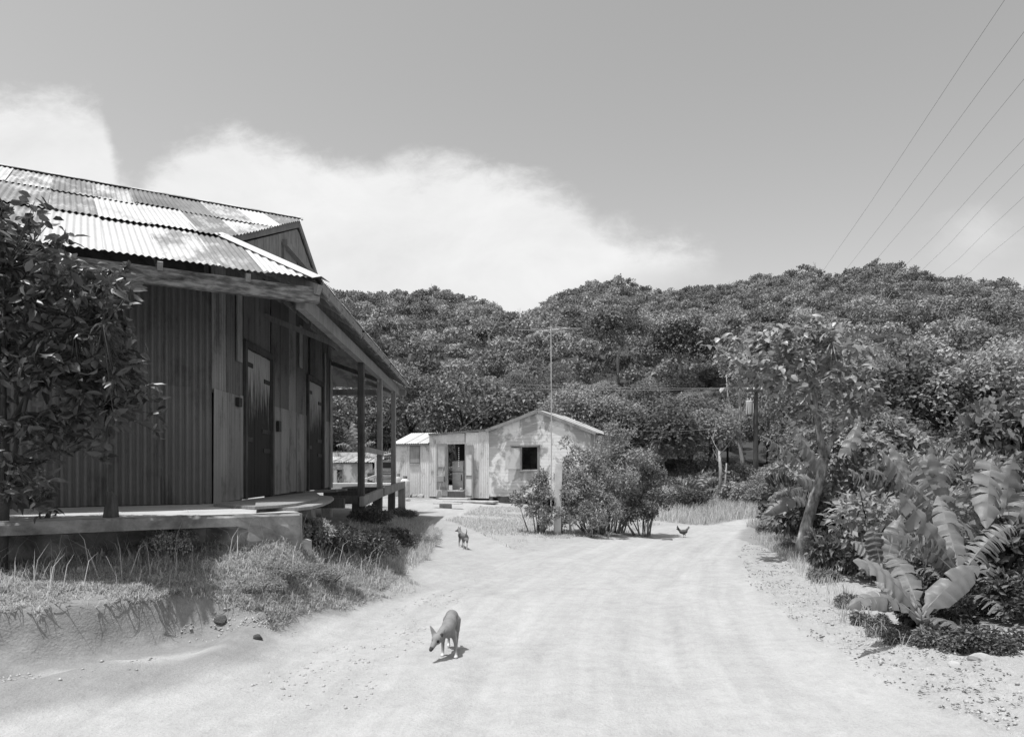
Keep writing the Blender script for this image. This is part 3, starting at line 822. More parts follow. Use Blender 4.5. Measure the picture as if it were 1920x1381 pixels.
    while s < 9:
        p = EP - D * s; MB().beam(p - UP * .06 + NO * .0, p - NO * 1.9 + UP * (1.9 * sl2 - .06), .06, .10).build('rafter', M['timber_grey'], root); s += 1.0
    # loose gutter boards along the porch edge
    MB().beam(EPt(yA + .15, .0, -.02), EPt(yA + 3.4, .0, -.03), .025, .13).build('fascia_board', M['timber_grey'], root)
    MB().beam(EPt(yA + 3.6, .01, -.04), EPt(yA + 7.4, .0, -.02), .025, .12).build('fascia_board', M['timber_grey'], root)
    MB().beam(EPt(yA + 7.6, .0, -.03), EPt(yB - .3, .0, -.03), .025, .11).build('fascia_board', M['timber_grey'], root)
    MB().beam(EPt(13.0, -.3, -.30), EPt(13.0, -1.75, .28), .06, .09).build('strut', M['timber_grey'], root)
    MB().beam(EPt(17.2, -.3, -.35), EPt(18.6, -1.7, .25), .06, .09).build('strut', M['timber_grey'], root)
    MB().beam(EPt(19.9, -.3, -.35), EPt(20.6, -1.5, .15), .06, .09).build('strut', M['timber_grey'], root)
    # porch posts and piers
    for i, yp in enumerate((14.6, 17.3, 20.04)):
        b0 = EPt(yp, -.28, 0); zt = ZE - .32
        MB().beam(A(b0[0], b0[1], ZP - .10), A(b0[0], b0[1], zt), .125, .125, up=A(0, 1, 0)).build('porch_post', M['timber_dark' if i == 0 else 'timber_grey'], root, bevel=.008)
        zg = H1(b0[0], b0[1]) - .2
        MB().beam(A(b0[0] - .06, b0[1], zg), A(b0[0] - .05, b0[1] + .01, ZP - .06), .24 - .03 * i, .2, up=A(0, 1, 0)).build('pier', M['timber_dark'], root, bevel=.015)
    e = EPt(21.6, -.22, 0); zg = H1(e[0], e[1]) - .2
    MB().beam(A(e[0], e[1], zg), A(e[0], e[1], ZP - .02), .2, .16, up=A(0, 1, 0)).build('pier', M['timber_grey'], root, bevel=.01)
    MB().beam(EPt(14.4, -.24, 0) * A(1, 1, 0) + A(0, 0, ZP - .16), EPt(17.4, -.24, 0) * A(1, 1, 0) + A(0, 0, ZP - .07), .10, .20).build('side_beam', M['timber_grey'], root, bevel=.01)
    MB().beam(EPt(17.25, -.20, 0) * A(1, 1, 0) + A(0, 0, ZP - .06), EPt(21.75, -.18, 0) * A(1, 1, 0) + A(0, 0, ZP + .02), .10, .20).build('side_beam', M['timber_grey'], root, bevel=.01)
    for yj, z in ((12.9, ZP - .12), (14.5, ZP - .13), (17.3, ZP - .12), (20.1, ZP - .1)):
        MB().beam(A(-3.75 - .0444 * yj, yj, z), EPt(yj, -.3, 0) * A(1, 1, 0) + A(0, 0, z), .12, .17).build('joist', M['timber_dark'], root)
    for (ya, xo) in ((15.2, -.9), (16.0, -.85), (18.6, -1.0)):
        MB().beam(A(-4.2 - .0444 * 4, ya, ZP + .0), EPt(ya + .1, xo, 0) * A(1, 1, 0) + A(0, 0, ZP + .03), .28, .045).build('deck_board', M['timber_grey'], root)
    for xo, yy in ((-.95, 12.95), (-1.3, 16.2)):
        b = EPt(yy, xo, 0); zg = H1(b[0], b[1]) - .2
        MB().beam(A(b[0], b[1], zg), A(b[0], b[1], ZP - .2), .22, .2, up=A(0, 1, 0)).build('pier', M['stone'], root, bevel=.03)
    # low rail board between the first two posts
    MB().beam(EPt(14.6, -.2, 0) * A(1, 1, 0) + A(0, 0, 1.99), EPt(17.3, -.2, 0) * A(1, 1, 0) + A(0, 0, 1.97), .03, .11).build('rail_board', M['timber_grey'], root)
    # curved deck panels
    def curved(z, pts, name='deck_panel', th=.035):
        mb = MB(); n = len(pts)
        v = [A(p[0], p[1], z) for p in pts] + [A(p[0], p[1], z + th) for p in pts]
        f = [tuple(range(n))[::-1], tuple(range(n, 2 * n))] + [(i, (i + 1) % n, n + (i + 1) % n, n + i) for i in range(n)]
        mb.add(v, f).build(name, M['timber_grey'], root)
    p1 = [XY(*q, ZP + .03) for q in [(400, 944.5), (470, 950.5), (520, 953), (560, 953), (585, 950), (606, 945), (620, 939), (626, 934), (622, 931), (600, 929), (590, 922)]]
    curved(ZP + .006, p1)
    p2 = [XY(*q, ZP + .07) for q in [(478, 950), (520, 947.5), (556, 943.5), (588, 937), (598, 933), (590, 930), (560, 930), (530, 932), (480, 940)]]
    curved(ZP + .045, p2, th=.03)
    return root
warehouse()

def platform():
    root_loc = (C0[0] - 1, 8, .6)
    # front edge from the right corner towards the left
    a = XY(562, 960, ZP); pts = []
    n = 60; front = []
    for i in range(n + 1):
        s = 11.0 * (i / n) ** 1.3
        q = a - D[:2] * s * A(1.0, 1.06)
        front.append(q)
    t = thing('concrete_platform', (a[0], a[1], .8), 'low concrete loading platform in front of the dark warehouse wall', 'platform')
    mb = MB(); V = []; fc = []
    for i, q in enumerate(front):
        s_ = 11.0 * (i / n) ** 1.3; rc = .55 * float(sstep(.55, 1.0, s_)) * (1 + .25 * math.sin(s_ * 5))
        for (o, z) in [(-.02 - rc, -.8), (-.0 - rc, -.5), (.0 - rc, -.3), (.0 - rc * .9, -.17), (.0, -.13), (.0, -.035), (-.025, 0)]:
            w = .05 * (rnd.random() - .5) if -.6 < z < -.15 else .018 * (rnd.random() - .5)
            V.append(A(q[0] + NO[0] * (o + w), q[1] + NO[1] * (o + w), ZP + z))
    k = 7
    for i in range(n):
        for j in range(k - 1): fc.append((i * k + j, i * k + j + 1, (i + 1) * k + j + 1, (i + 1) * k + j))
    mb.add(V, fc)
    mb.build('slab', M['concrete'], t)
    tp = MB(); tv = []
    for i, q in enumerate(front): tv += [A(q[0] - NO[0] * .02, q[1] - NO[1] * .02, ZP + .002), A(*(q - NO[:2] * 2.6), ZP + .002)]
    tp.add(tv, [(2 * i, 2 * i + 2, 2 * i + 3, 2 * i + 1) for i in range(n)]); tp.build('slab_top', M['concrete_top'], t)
    # right end face
    e = MB(); q = front[0]
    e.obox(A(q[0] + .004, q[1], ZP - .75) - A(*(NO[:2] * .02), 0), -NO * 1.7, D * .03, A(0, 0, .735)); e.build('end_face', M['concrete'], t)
    MB().obox(A(q[0], q[1], ZP - .78) - NO * .06 + D * .035, -NO * .22, D * .12, A(0, 0, .45)).build('corner_block', M['stone'], t)
    # broken post stub on the edge
    b = np.append(XY(207, 970, ZP), ZP)
    s = MB(); r = .058
    s.hexa([b + A(-r, -.05, 0), b + A(r, -.05, 0), b + A(r, .07, 0), b + A(-r, .07, 0),
            b + A(-r * .35, -.03, .27), b + A(r * .75, -.03, .24), b + A(r * .75, .05, .22), b + A(-r * .35, .05, .285)])
    o = s.build('post_stub', M['timber_dark'], None, bevel=.008); tag(o, 'short broken post stub standing on the edge of the concrete platform', 'post')
    o2 = MB().obox(A(*XY(105, 951, ZP), ZP) + A(-1.6, -.75, 0), D * 1.35, -NO * .05, A(0, 0, .02)); 
platform()

# ------------------------------------------------------------------ shack
SR = nrm(A(.94, -.34, 0)); SN = nrm(A(-.34, -.94, 0)); SB = -SN     # along the front, out of the front, into the house
S0 = A(3.07, 28.0, 0)
def sa(px):
    k = (px - CX) / F   # S0 - SR*a : X = k*Y
    return (S0[0] - k * S0[1]) / (SR[0] - k * SR[1])
def SP(px, py, out=0.):
    a = sa(px); p = S0 - SR * a; z = EYE + (HY - py) * p[1] / F
    return A(p[0], p[1], z) + SN * out
def SPz(px, z, out=0.):
    p = S0 - SR * sa(px); return A(p[0], p[1], z) + SN * out

def peel_mat(name, lo, hi, amount):
    m, nt, b = new_mat(name)
    v = coord(nt, 'World', (1, 1, .7)); n1 = tnoise(nt, v, 1.6, 7, .68, .5); n2 = tnoise(nt, coord(nt, 'World', (1, 1, 6)), 4, 5, .6)
    mr = nt.nodes.new('ShaderNodeMapRange'); nt.links.new(n1, mr.inputs[0]); mr.inputs[1].default_value = amount - .05; mr.inputs[2].default_value = amount + .05
    c = fmix(nt, mr.outputs[0], fmix(nt, n2, lo * .75, lo * 1.25), fmix(nt, n2, hi * .85, hi))
    nt.links.new(c, b.inputs['Base Color']); b.inputs['Roughness'].default_value = .85; b.inputs['Specular IOR Level'].default_value = .2
    bump(nt, b, n1, .3, .01)
    return m
M['peel'] = peel_mat('peeling_paint', .36, .80, .50)
M['peel_door'] = peel_mat('peeling_door_paint', .36, .60, .50)

def shack():
    zf = .50                        # floor
    zg = .2
    root = thing('shack', tuple(S0 - SR * 4 + SB * 1.5 + A(0, 0, .2)), 'patched timber and tin shack with open door and shuttered window', 'house')
    depth = 3.6
    zl, zr_, zp = EYE + 1.57, EYE + 1.40, EYE + 2.30
    aL, aR, aP = sa(917), sa(1108), sa(1010)
    # main gabled room: wall ring
    def at(a, z, out=0., back=0.): return S0 - SR * a + SN * out + SB * back + A(0, 0, z)
    wx0, wx1 = sa(978), sa(1008); wz0, wz1 = 1.56, 2.46
    def ztop(a): return zl + (zp - zl) * (aL - a) / (aL - aP) if a > aP else zp - (zp - zr_) * (aP - a) / (aP - aR)
    wall = MB(); th = .06
    def panel(mb, a0, a1, z0, zt0, zt1, out=0., t=th):
        mb.hexa([at(a0, z0, out), at(a1, z0, out), at(a1, z0, out - t), at(a0, z0, out - t), at(a0, zt0, out), at(a1, zt1, out), at(a1, zt1, out - t), at(a0, zt0, out - t)])
    panel(wall, aL, wx0, zf - .05, ztop(aL), ztop(wx0)); panel(wall, wx0, aP, zf - .05, wz0, wz0) if False else None
    panel(wall, wx0, wx1, zf - .05, wz0, wz0)
    # above the window the ridge lies between; split at the ridge
    if wx0 > aP > wx1:
        panel(wall, wx0, aP, wz1, ztop(wx0), zp); panel(wall, aP, wx1, wz1, zp, ztop(wx1))
    else:
        panel(wall, wx0, wx1, wz1, ztop(wx0), ztop(wx1))
    if wx1 > aP:
        panel(wall, wx1, aP, zf - .05, ztop(wx1), zp); panel(wall, aP, aR, zf - .05, zp, ztop(aR))
    else:
        panel(wall, wx1, aR, zf - .05, ztop(wx1), ztop(aR))
    wall.hexa([at(aR, zf, 0, .07), at(aR, zf, 0, depth), at(aR + .06, zf, 0, depth), at(aR + .06, zf, 0, .07), at(aR, zr_, 0, .07), at(aR, zr_, 0, depth), at(aR + .06, zr_, 0, depth), at(aR + .06, zr_, 0, .07)])
    wall.hexa([at(aL, zf, 0, .07), at(aL, zf, 0, depth), at(aL - .06, zf, 0, depth), at(aL - .06, zf, 0, .07), at(aL, zl, 0, .07), at(aL, zl, 0, depth), at(aL - .06, zl, 0, depth), at(aL - .06, zl, 0, .07)])
    wall.hexa([at(aL, zf, 0, depth), at(aR, zf, 0, depth), at(aR, zf, 0, depth + .06), at(aL, zf, 0, depth + .06), at(aL, zl, 0, depth), at(aR, zr_, 0, depth), at(aR, zr_, 0, depth + .06), at(aL, zl, 0, depth + .06)])
    wo = wall.build('wall', M['peel'], root)
    # weatherboards, thin laps over the front
    cb = MB(); z = zf - .03
    while z < zp - .1:
        h = .135
        def xlim(zz):
            l = aL if zz <= zl else aP + (aL - aP) * (zp - zz) / (zp - zl)
            r = aR if zz <= zr_ else aP - (aP - aR) * (zp - zz) / (zp - zr_)
            return l, r
        l0, r0 = xlim(z); l1, r1 = xlim(z + h)
        if l1 - r1 > .1:
            spans = [(l0, r0, l1, r1)]
            if z + h > wz0 and z < wz1: spans = [(l0, wx0 + .07, l1, wx0 + .07), (wx1 - .07, r0, wx1 - .07, r1)]
            for (a0, b0, a1, b1) in spans:
                cb.hexa([at(a0, z, .011), at(b0, z, .011), at(b0, z, .001), at(a0, z, .001), at(a1, z + h, .008), at(b1, z + h, .008), at(b1, z + h, .001), at(a1, z + h, .001)])
        z += h + .002
    cb.build('weatherboard', M['peel'], wo)
    # window frame, shutter
    MB().beam(at(wx0 + .03, wz0 - .03, .03), at(wx0 + .03, wz1 + .03, .03), .07, .06).build('window_jamb', M['timber_grey'], root)
    MB().beam(at(wx1 - .03, wz0 - .03, .03), at(wx1 - .03, wz1 + .03, .03), .07, .06).build('window_jamb', M['timber_grey'], root)
    MB().beam(at(wx0 + .1, wz0 - .05, .04), at(wx1 - .1, wz0 - .05, .04), .09, .05).build('window_sill', M['timber_grey'], root)
    MB().beam(at(wx0 + .45, wz1 + .06, .05), at(wx1 - .1, wz1 + .06, .05), .12, .05).build('window_hood', M['timber_grey'], root)
    sh = MB(); sh.obox(at(wx0 + .05, wz0 + .02, .045), -SR * .60 + SN * .05, SN * .03, A(0, 0, .85)); so = sh.build('window_shutter', M['peel_door'], root)
    # middle room with the door
    aM0, aM1 = sa(805), sa(917)
    d0, d1 = sa(840), sa(872); dz0, dz1 = .72, EYE + 46 * 29.9 / F
    zt0, zt1 = EYE + 62 * 30.3 / F, EYE + 71 * 29.5 / F
    mw = MB()
    def zt(a): return zt0 + (zt1 - zt0) * (aM0 - a) / (aM0 - aM1)
    def pan(a0, a1, z0, z1a, z1b): 
        mw.hexa([at(a0, z0, -.03), at(a1, z0, -.03), at(a1, z0, -.07), at(a0, z0, -.07), at(a0, z1a, -.03), at(a1, z1b, -.03), at(a1, z1b, -.07), at(a0, z1a, -.07)])
    pan(aM0, d0, zf - .1, zt(aM0), zt(d0)); pan(d1, aM1 + .01, zf - .1, zt(d1), zt(aM1)); pan(d0, d1, dz1, zt(d0), zt(d1)); pan(d0, d1, zf - .1, dz0, dz0)
    MB().hexa([at(aM0, zf, 0, 2.6), at(aM1, zf, 0, 2.6), at(aM1, zf, 0, 2.66), at(aM0, zf, 0, 2.66), at(aM0, zt0 - .2, 0, 2.6), at(aM1, zt1 - .2, 0, 2.6), at(aM1, zt1 - .2, 0, 2.66), at(aM0, zt0 - .2, 0, 2.66)]).build('rear_wall', M['timber_dark'], root)
    mo = mw.build('wall', M['timber_grey'], root)
    fl = MB(); fl.obox(at(sa(742), zf - .12, -.1), SR * (sa(742) - aR - .05), SB * 3.3, A(0, 0, .10)); fl.build('floor', M['timber_dark'], root)
    def front_sheets(px0, px1, z0, top, parent, mats, skip=None, out=0.):
        a = sa(px0); a_end = sa(px1); i = 0
        while a > a_end + .03:
            w = min(.64, a - a_end); z1 = min(top(a), top(a - w))
            zz0 = z0
            sheet('wall_sheet', at(a, zz0, out), SR, UP, w, z1 - zz0, M[mats[i % len(mats)]], parent, lift=.006 * (i % 2), seg=4, amp=.011, pitch=.09)
            a -= .60; i += 1
    front_sheets(805, 822, zf - .08, zt, mo, ['shack_zinc']); front_sheets(822, 839, zf - .05, zt, mo, ['shack_zinc'])
    front_sheets(873, 917, zf - .12, zt, mo, ['shack_zinc', 'shack_zinc'])
    sheet('wall_sheet', at(d0 + .02, dz1 + .06, 0), SR, UP, d0 - d1, zt(d1) - dz1 - .08, M['shack_zinc'], mo, seg=4, amp=.011, pitch=.09)
    fr = MB(); fr.beam(at(d0 + .03, dz0, .02), at(d0 + .03, dz1, .02), .07, .06); fr.beam(at(d1 - .03, dz0, .02), at(d1 - .03, dz1, .02), .07, .06); fr.beam(at(d0 + .3, dz1 + .03, .03), at(d1 - .02, dz1 + .03, .03), .08, .06)
    fr.build('door_frame', M['timber_pale'], root)
    MB().beam(at(d0, dz0 - .04, .06), at(d1, dz0 - .04, .06), .2, .06).build('door_sill', M['timber_pale'], root)
    # two door leaves folded back against the wall
    for (px, w, ang, lab) in ((839, -.42, .10, 'left door leaf'), (873, .42, .10, 'right door leaf')):
        a = sa(px); o = at(a, dz0 - .0 if w < 0 else dz0 - .35, .05)
        dirv = SR * (1 if w > 0 else -1) * abs(w) + SN * ang
        lf = MB().obox(o, dirv, SN * .035, A(0, 0, 1.92 if w < 0 else 2.2)); leaf = lf.build('door_leaf', M['timber_grey'], root)
        for z0, z1 in ((.12, .8), (.95, 1.8)):
            MB().obox(o + dirv * .18 + SN * .036 + A(0, 0, z0), dirv * .64, SN * .012, A(0, 0, z1 - z0)).build('panel', M['peel_door'], leaf)
    # left lean-to
    zle, zlt = EYE + 44 * 30.7 / F, EYE + 65 * 32 / F
    le = MB(); l0, l1 = sa(742), sa(805)
    wl0, wl1 = sa(768), sa(788)
    le.obox(at(l0, zf - .2, -.03), SR * (l0 - l1 - .01), SB * .04, A(0, 0, zle - zf + .2))
    lo = le.build('wall', M['timber_grey'], root)
    MB().obox(at(l0, zf - .2, -.03, 0) + SB * .05, SB * 1.8, SR * .05, A(0, 0, zle - zf + .1)).build('side_wall', M['timber_grey'], root)
    front_sheets(742, 768, zf - .22, lambda a: zle - .02, lo, ['shack_zinc'])
    front_sheets(768, 788, zf - .22, lambda a: EYE + 8 * 30.6 / F, lo, ['shack_zinc'])
    front_sheets(788, 805, zf - .22, lambda a: zle - .02, lo, ['shack_zinc'])
    MB().obox(at(wl0 - .02, EYE + 8 * 30.6 / F + .05, .0), SR * (wl0 - wl1 - .04), SN * .03, A(0, 0, zle - (EYE + 8 * 30.6 / F) - .1)).build('window_shutter', M['timber_grey'], root, label='closed plank shutter of the lean-to')
    MB().beam(at(wl0, EYE + 8 * 30.6 / F, .03), at(wl1, EYE + 8 * 30.6 / F, .03), .08, .04).build('window_sill', M['timber_pale'], root)
    rr = MB(); rr.beam(at(l0, zle + .0, .08), at(l1, zle, .08), .06, .06); rr.beam(at(l0, zlt - .05, 0, 1.6), at(l1, zlt - .05, 0, 1.6), .06, .06); ro = rr.build('lean_to_roof', M['timber_grey'], root)
    a = l0 + .12; sv = nrm((at(0, zlt, 0, 1.7) - at(0, zle, .16)))
    while a > l1 - .02:
        w = min(.64, a - l1 + .02)
        sheet('roof_sheet', at(a, zle + .05, .16), SR, sv, w, np.linalg.norm(at(0, zlt, 0, 1.7) - at(0, zle, .16)), M['zinc_bright'], ro, lift=.006, seg=4, amp=.014, pitch=.09); a -= .6
    # main roof: two slopes
    pr = MB(); pr.beam(at(aP, zp - .02, .05), at(aP, zp - .02, 0, depth), .06, .08); rf = pr.build('roof', M['timber_grey'], root)
    for sg in (0, 1):
        if sg == 0: top, bot = at(aP, zp + .05, .10), at(aL + .10, zl - .0, .10)
        else: top, bot = at(aP, zp + .05, .10), at(aR - .22, zr_ - .02, .10)
        vd = bot - top; Ls = np.linalg.norm(vd); k = 0.; i = 0
        while k < depth:
            u = SB if sg == 1 else SB
            if sg == 0: sheet('roof_sheet', top + SB * (k + .64), -SB, vd, .64, Ls, M[rnd.choice(['zinc_mid', 'zinc_rust'])], rf, lift=-.01 - .005 * (i % 2), seg=4, amp=.012, pitch=.09)
            else: sheet('roof_sheet', top + SB * k, SB, vd, .64, Ls, M[['zinc_mid', 'zinc_rust', 'zinc_bright'][i % 3]], rf, lift=.01 + .005 * (i % 2) if False else -.01, seg=4, amp=.012, pitch=.09)
            k += .6; i += 1
        MB().beam(top - UP * .07 + SN * .02, bot - UP * .03 + SN * .02, .03, .12).build('barge_board', M['timber_grey'], root)
    MB().obox(at(aP + .12, zp + .04, .1), SB * depth, SR * .24, A(0, 0, .02)).build('ridge_cap', M['zinc_bright'], root)
    # middle roof, gently sloping back
    m2 = MB(); m2.beam(at(aM0, zt0 + .03, .06), at(aM1, zt1 + .03, .06), .05, .07); mr_ = m2.build('middle_roof', M['timber_grey'], root)
    a = aM0 + .05
    while a > aM1 + .03:
        w = min(.64, a - aM1); zz_ = zt(a)
        sheet('roof_sheet', at(a, zz_ + .07, .12), SR + UP * (zt1 - zt0) / (aM0 - aM1), SB - UP * .08, w, 2.8, M['zinc_mid'], mr_, lift=.005, seg=4, amp=.012, pitch=.09); a -= .6
    # stilts
    for px in (742, 790, 805, 872, 917, 960, 1010, 1060, 1106):
        p = at(sa(px) - .06, 0, -.12); zz_ = H1(p[0], p[1]); MB().beam(A(p[0], p[1], zz_ - .2), A(p[0], p[1], zf - .05), .14, .14, up=SN).build('stilt', M['timber_grey'], root)
    return at, zf, d0, d1, dz0, aL
at_, zf_, dd0, dd1, ddz0, aL_ = shack()

def small_shack_things():
    at = at_
    # refrigerator just inside the doorway
    t = thing('refrigerator', tuple(at(dd0 - .25, zf_, 0, .8)), 'white refrigerator just inside the open shack door', 'refrigerator')
    MB().obox(at(dd0 + .05, zf_ + .02, 0, .55), SR * .55, SB * .55, A(0, 0, 1.42)).build('body', M['white_paint'], t, bevel=.03)
    MB().obox(at(dd0 + .03, zf_ + .05, .03, .55), SR * .51, SN * .03, A(0, 0, .9)).build('door', M['white_paint'], t, bevel=.01)
    MB().obox(at(dd0 + .03, zf_ + .98, .03, .55), SR * .51, SN * .03, A(0, 0, .42)).build('door', M['white_paint'], t, bevel=.01)
    MB().beam(at(dd0 - .40, zf_ + .6, .08, .55), at(dd0 - .40, zf_ + .85, .08, .55), .025, .025).build('handle', M['iron'], t)
    # hanging ornament
    t = thing('hanging_ornament', tuple(at(dd1 + .42, 2.3, 0, .12)), 'pale string of ornaments hanging in the dark shack doorway', 'ornament')
    MB().tube([at(dd1 + .33, 2.55, 0, .1), at(dd1 + .33, 1.65, 0, .1)], .004, 5).build('string', M['wire'], t)
    for i in range(10):
        MB().lathe(at(dd1 + .33, 1.66 + i * .085, 0, .1), [(.004, 0), (.022, .012), (.028, .03), (.02, .05), (.004, .06)], 7).build('bead', M['white_paint'], t)
    # gas cylinders
    for i, (px, py, r, h, lab) in enumerate(((759, 932, .14, .86, 'front grey gas cylinder beside the end post of the porch beam'), (771, 934, .19, .78, 'wide pale gas cylinder against the lean-to wall of the shack'))):
        p = S0 - SR * sa(px) + SN * (.55 + .0 * i); z = H1(p[0], p[1])
        b = A(p[0], p[1], z)
        t = thing('gas_cylinder', tuple(b), lab, 'gas cylinder', 'gas cylinders beside the shack')
        MB().lathe(b, [(r * .85, 0), (r * .9, .05), (r, .08), (r, h * .82), (r * .9, h * .92), (r * .55, h * .98), (.05, h)], 16).build('body', M['timber_pale'] if i == 0 else M['white_paint'], t, smooth=True)
        MB().lathe(b + A(0, 0, h - .01), [(r * .5, 0), (r * .5, .12), (r * .42, .12), (r * .42, .01)], 14).build('collar', M['timber_grey'], t, smooth=False)
        MB().lathe(b + A(0, 0, h), [(.025, 0), (.025, .06), (.04, .07), (.03, .1)], 8).build('valve', M['iron'], t)
    # stones, step, plank, basin
    for i, (px, py, s, lab) in enumerate(((783, 934, .26, 'rounded pale boulder next to the gas cylinders'), (797, 934, .3, 'larger pale boulder under the lean-to corner'), (866, 914, .16, 'stone lying on the shack door sill'), (812, 950, .22, 'flat stone in the yard in front of the shack'))):
        p = S0 - SR * sa(px) + SN * ((.35 if i < 2 else .07) if i != 3 else 2.2); z = H1(p[0], p[1]) if i != 2 else ddz0 - .02
        rock(p[0], p[1], z - (.04 if i != 2 else 0), s, lab)
    p = S0 - SR * sa(858) + SN * .45; z = H1(p[0], p[1])
    o = MB().obox(A(p[0], p[1], z - .05) - SR * .55 - SN * .1, SR * 1.3, SN * .35, A(0, 0, .16)).build('door_step', M['concrete_top'], None, bevel=.02); tag(o, 'low concrete step below the shack doorway', 'step')
    p = S0 - SR * sa(880) + SN * .75; z = H1(p[0], p[1])
    o = MB().obox(A(p[0], p[1], z - .04) - SR * 2.0, SR * 3.6, SN * .55, A(0, 0, .10)).build('stone_ledge', M['stone'], None, bevel=.03); tag(o, 'long rough stone ledge along the foot of the shack', 'ledge')
    t = thing('bench', tuple(G(845, 953)), 'low board bench on a block in the yard before the shack', 'bench')
    g = G(845, 953); MB().obox(g + A(-.62, 0, .16), A(1.0, -.12, 0), A(.03, .3, 0), A(0, 0, .03)).build('seat', M['timber_pale'], t)
    MB().obox(g + A(-.4, .05, -.05), A(.42, 0, 0), A(0, .2, 0), A(0, 0, .21)).build('block', M['stone'], t)
    p = at(sa(945), 0, -.05); z = H1(p[0], p[1])
    b = A(p[0], p[1], z); t = thing('tub', tuple(b), 'metal tub tucked under the shack floor', 'tub')
    MB().lathe(b, [(.24, 0), (.3, .26), (.32, .26), (.32, .28), (.29, .28), (.23, .03)], 18).build('bowl', M['zinc_mid'], t, smooth=False)
    MB().lathe(b, [(.25, -.01), (.25, .02)], 14).build('foot_ring', M['zinc_mid'], t)
    # broom
    p = at(sa(830), 0, .35); z = H1(p[0], p[1]); b = A(p[0], p[1], z)
    t = thing('broom', tuple(b), 'broom leaning on the left door leaf of the shack', 'broom')
    MB().tube([b + A(0, 0, .3), b + A(.18, .22, 1.5)], .013, 6).build('handle', M['timber_pale'], t)
    MB().hexa([b + A(-.14, -.03, 0), b + A(.14, -.03, 0), b + A(.14, .04, 0), b + A(-.14, .04, 0), b + A(-.03, -.01, .34), b + A(.06, -.01, .34), b + A(.06, .04, .34), b + A(-.03, .04, .34)]).build('bristles', M['timber_grey'], t)
    # bracket shelf / box hung by the door
    o = MB().obox(at(sa(824), 1.05, .18), SR * .34, SN * .12, A(0, 0, .24)).build('wooden_box', M['timber_grey'], None, bevel=.01); tag(o, 'small wooden box standing by the left door leaf of the shack', 'box')

_rocks = []
def rock_mesh(seed):
    bm = bmesh.new(); bmesh.ops.create_icosphere(bm, subdivisions=2, radius=1)
    r = random.Random(seed); off = [Vector((r.uniform(-1, 1), r.uniform(-1, 1), r.uniform(-.6, 1))).normalized() for _ in range(7)]; cut = [r.uniform(.55, .85) for _ in off]
    for v in bm.verts:
        for n, c in zip(off, cut):
            d = v.co.dot(n)
            if d > c: v.co -= n * (d - c)
        v.co.z *= .75
    me = bpy.data.meshes.new('rock'); bm.to_mesh(me); bm.free(); return me
for i in range(3): _rocks.append(rock_mesh(i))
def rock(x, y, z, s, label, group=None, mat='stone'):
    o = place('rock', _rocks[rnd.randrange(3)], M[mat], None, (x, y, z + s * .3)); o.scale = (s * rnd.uniform(.8, 1.2) * .6, s * .55, s * .6); o.rotation_euler = (0, 0, rnd.uniform(0, 6))
    tag(o, label, 'rock', group); return o
small_shack_things()

# ------------------------------------------------------------------ television antenna with its guy wire
def antenna():
    Y = 27.5; b = P(1033, 905, Y); b[2] = H1(b[0], b[1]) - .1; top = P(1033, 618, Y)
    t = thing('television_antenna', tuple(b), 'tall thin television antenna mast rising in front of the gabled shack', 'antenna')
    MB().tube([b, (b + top) / 2 + A(.02, 0, 0), top + A(0, 0, .15)], .022, 6).build('mast', M['alu'], t)
    bd = nrm(A(.75, -.66, -.03)); c = top + A(.05, 0, 0)
    MB().tube([c - bd * .55, c + bd * .85], .014, 5).build('boom', M['alu'], t)
    for k, s, l in ((-.5, 1, 1.15), (-.1, 1, .9), (.45, 1, .75), (.8, 1, .65)):
        q = c + bd * k; e = nrm(A(.80, .55, .06)); MB().tube([q - e * l, q + e * l], .010, 5).build('rod', M['alu'], t)
    q = c + bd * .2
    MB().tube([q, P(1075, 633, Y)], .010, 5).build('rod', M['alu'], t)
    MB().tube([P(1030, 628, Y), P(978, 712, Y + .5), P(938, 748, Y + 1.2), P(862, 806, Y + 2.6)], .006, 5).build('guy_wire', M['wire_grey'], t)
antenna()

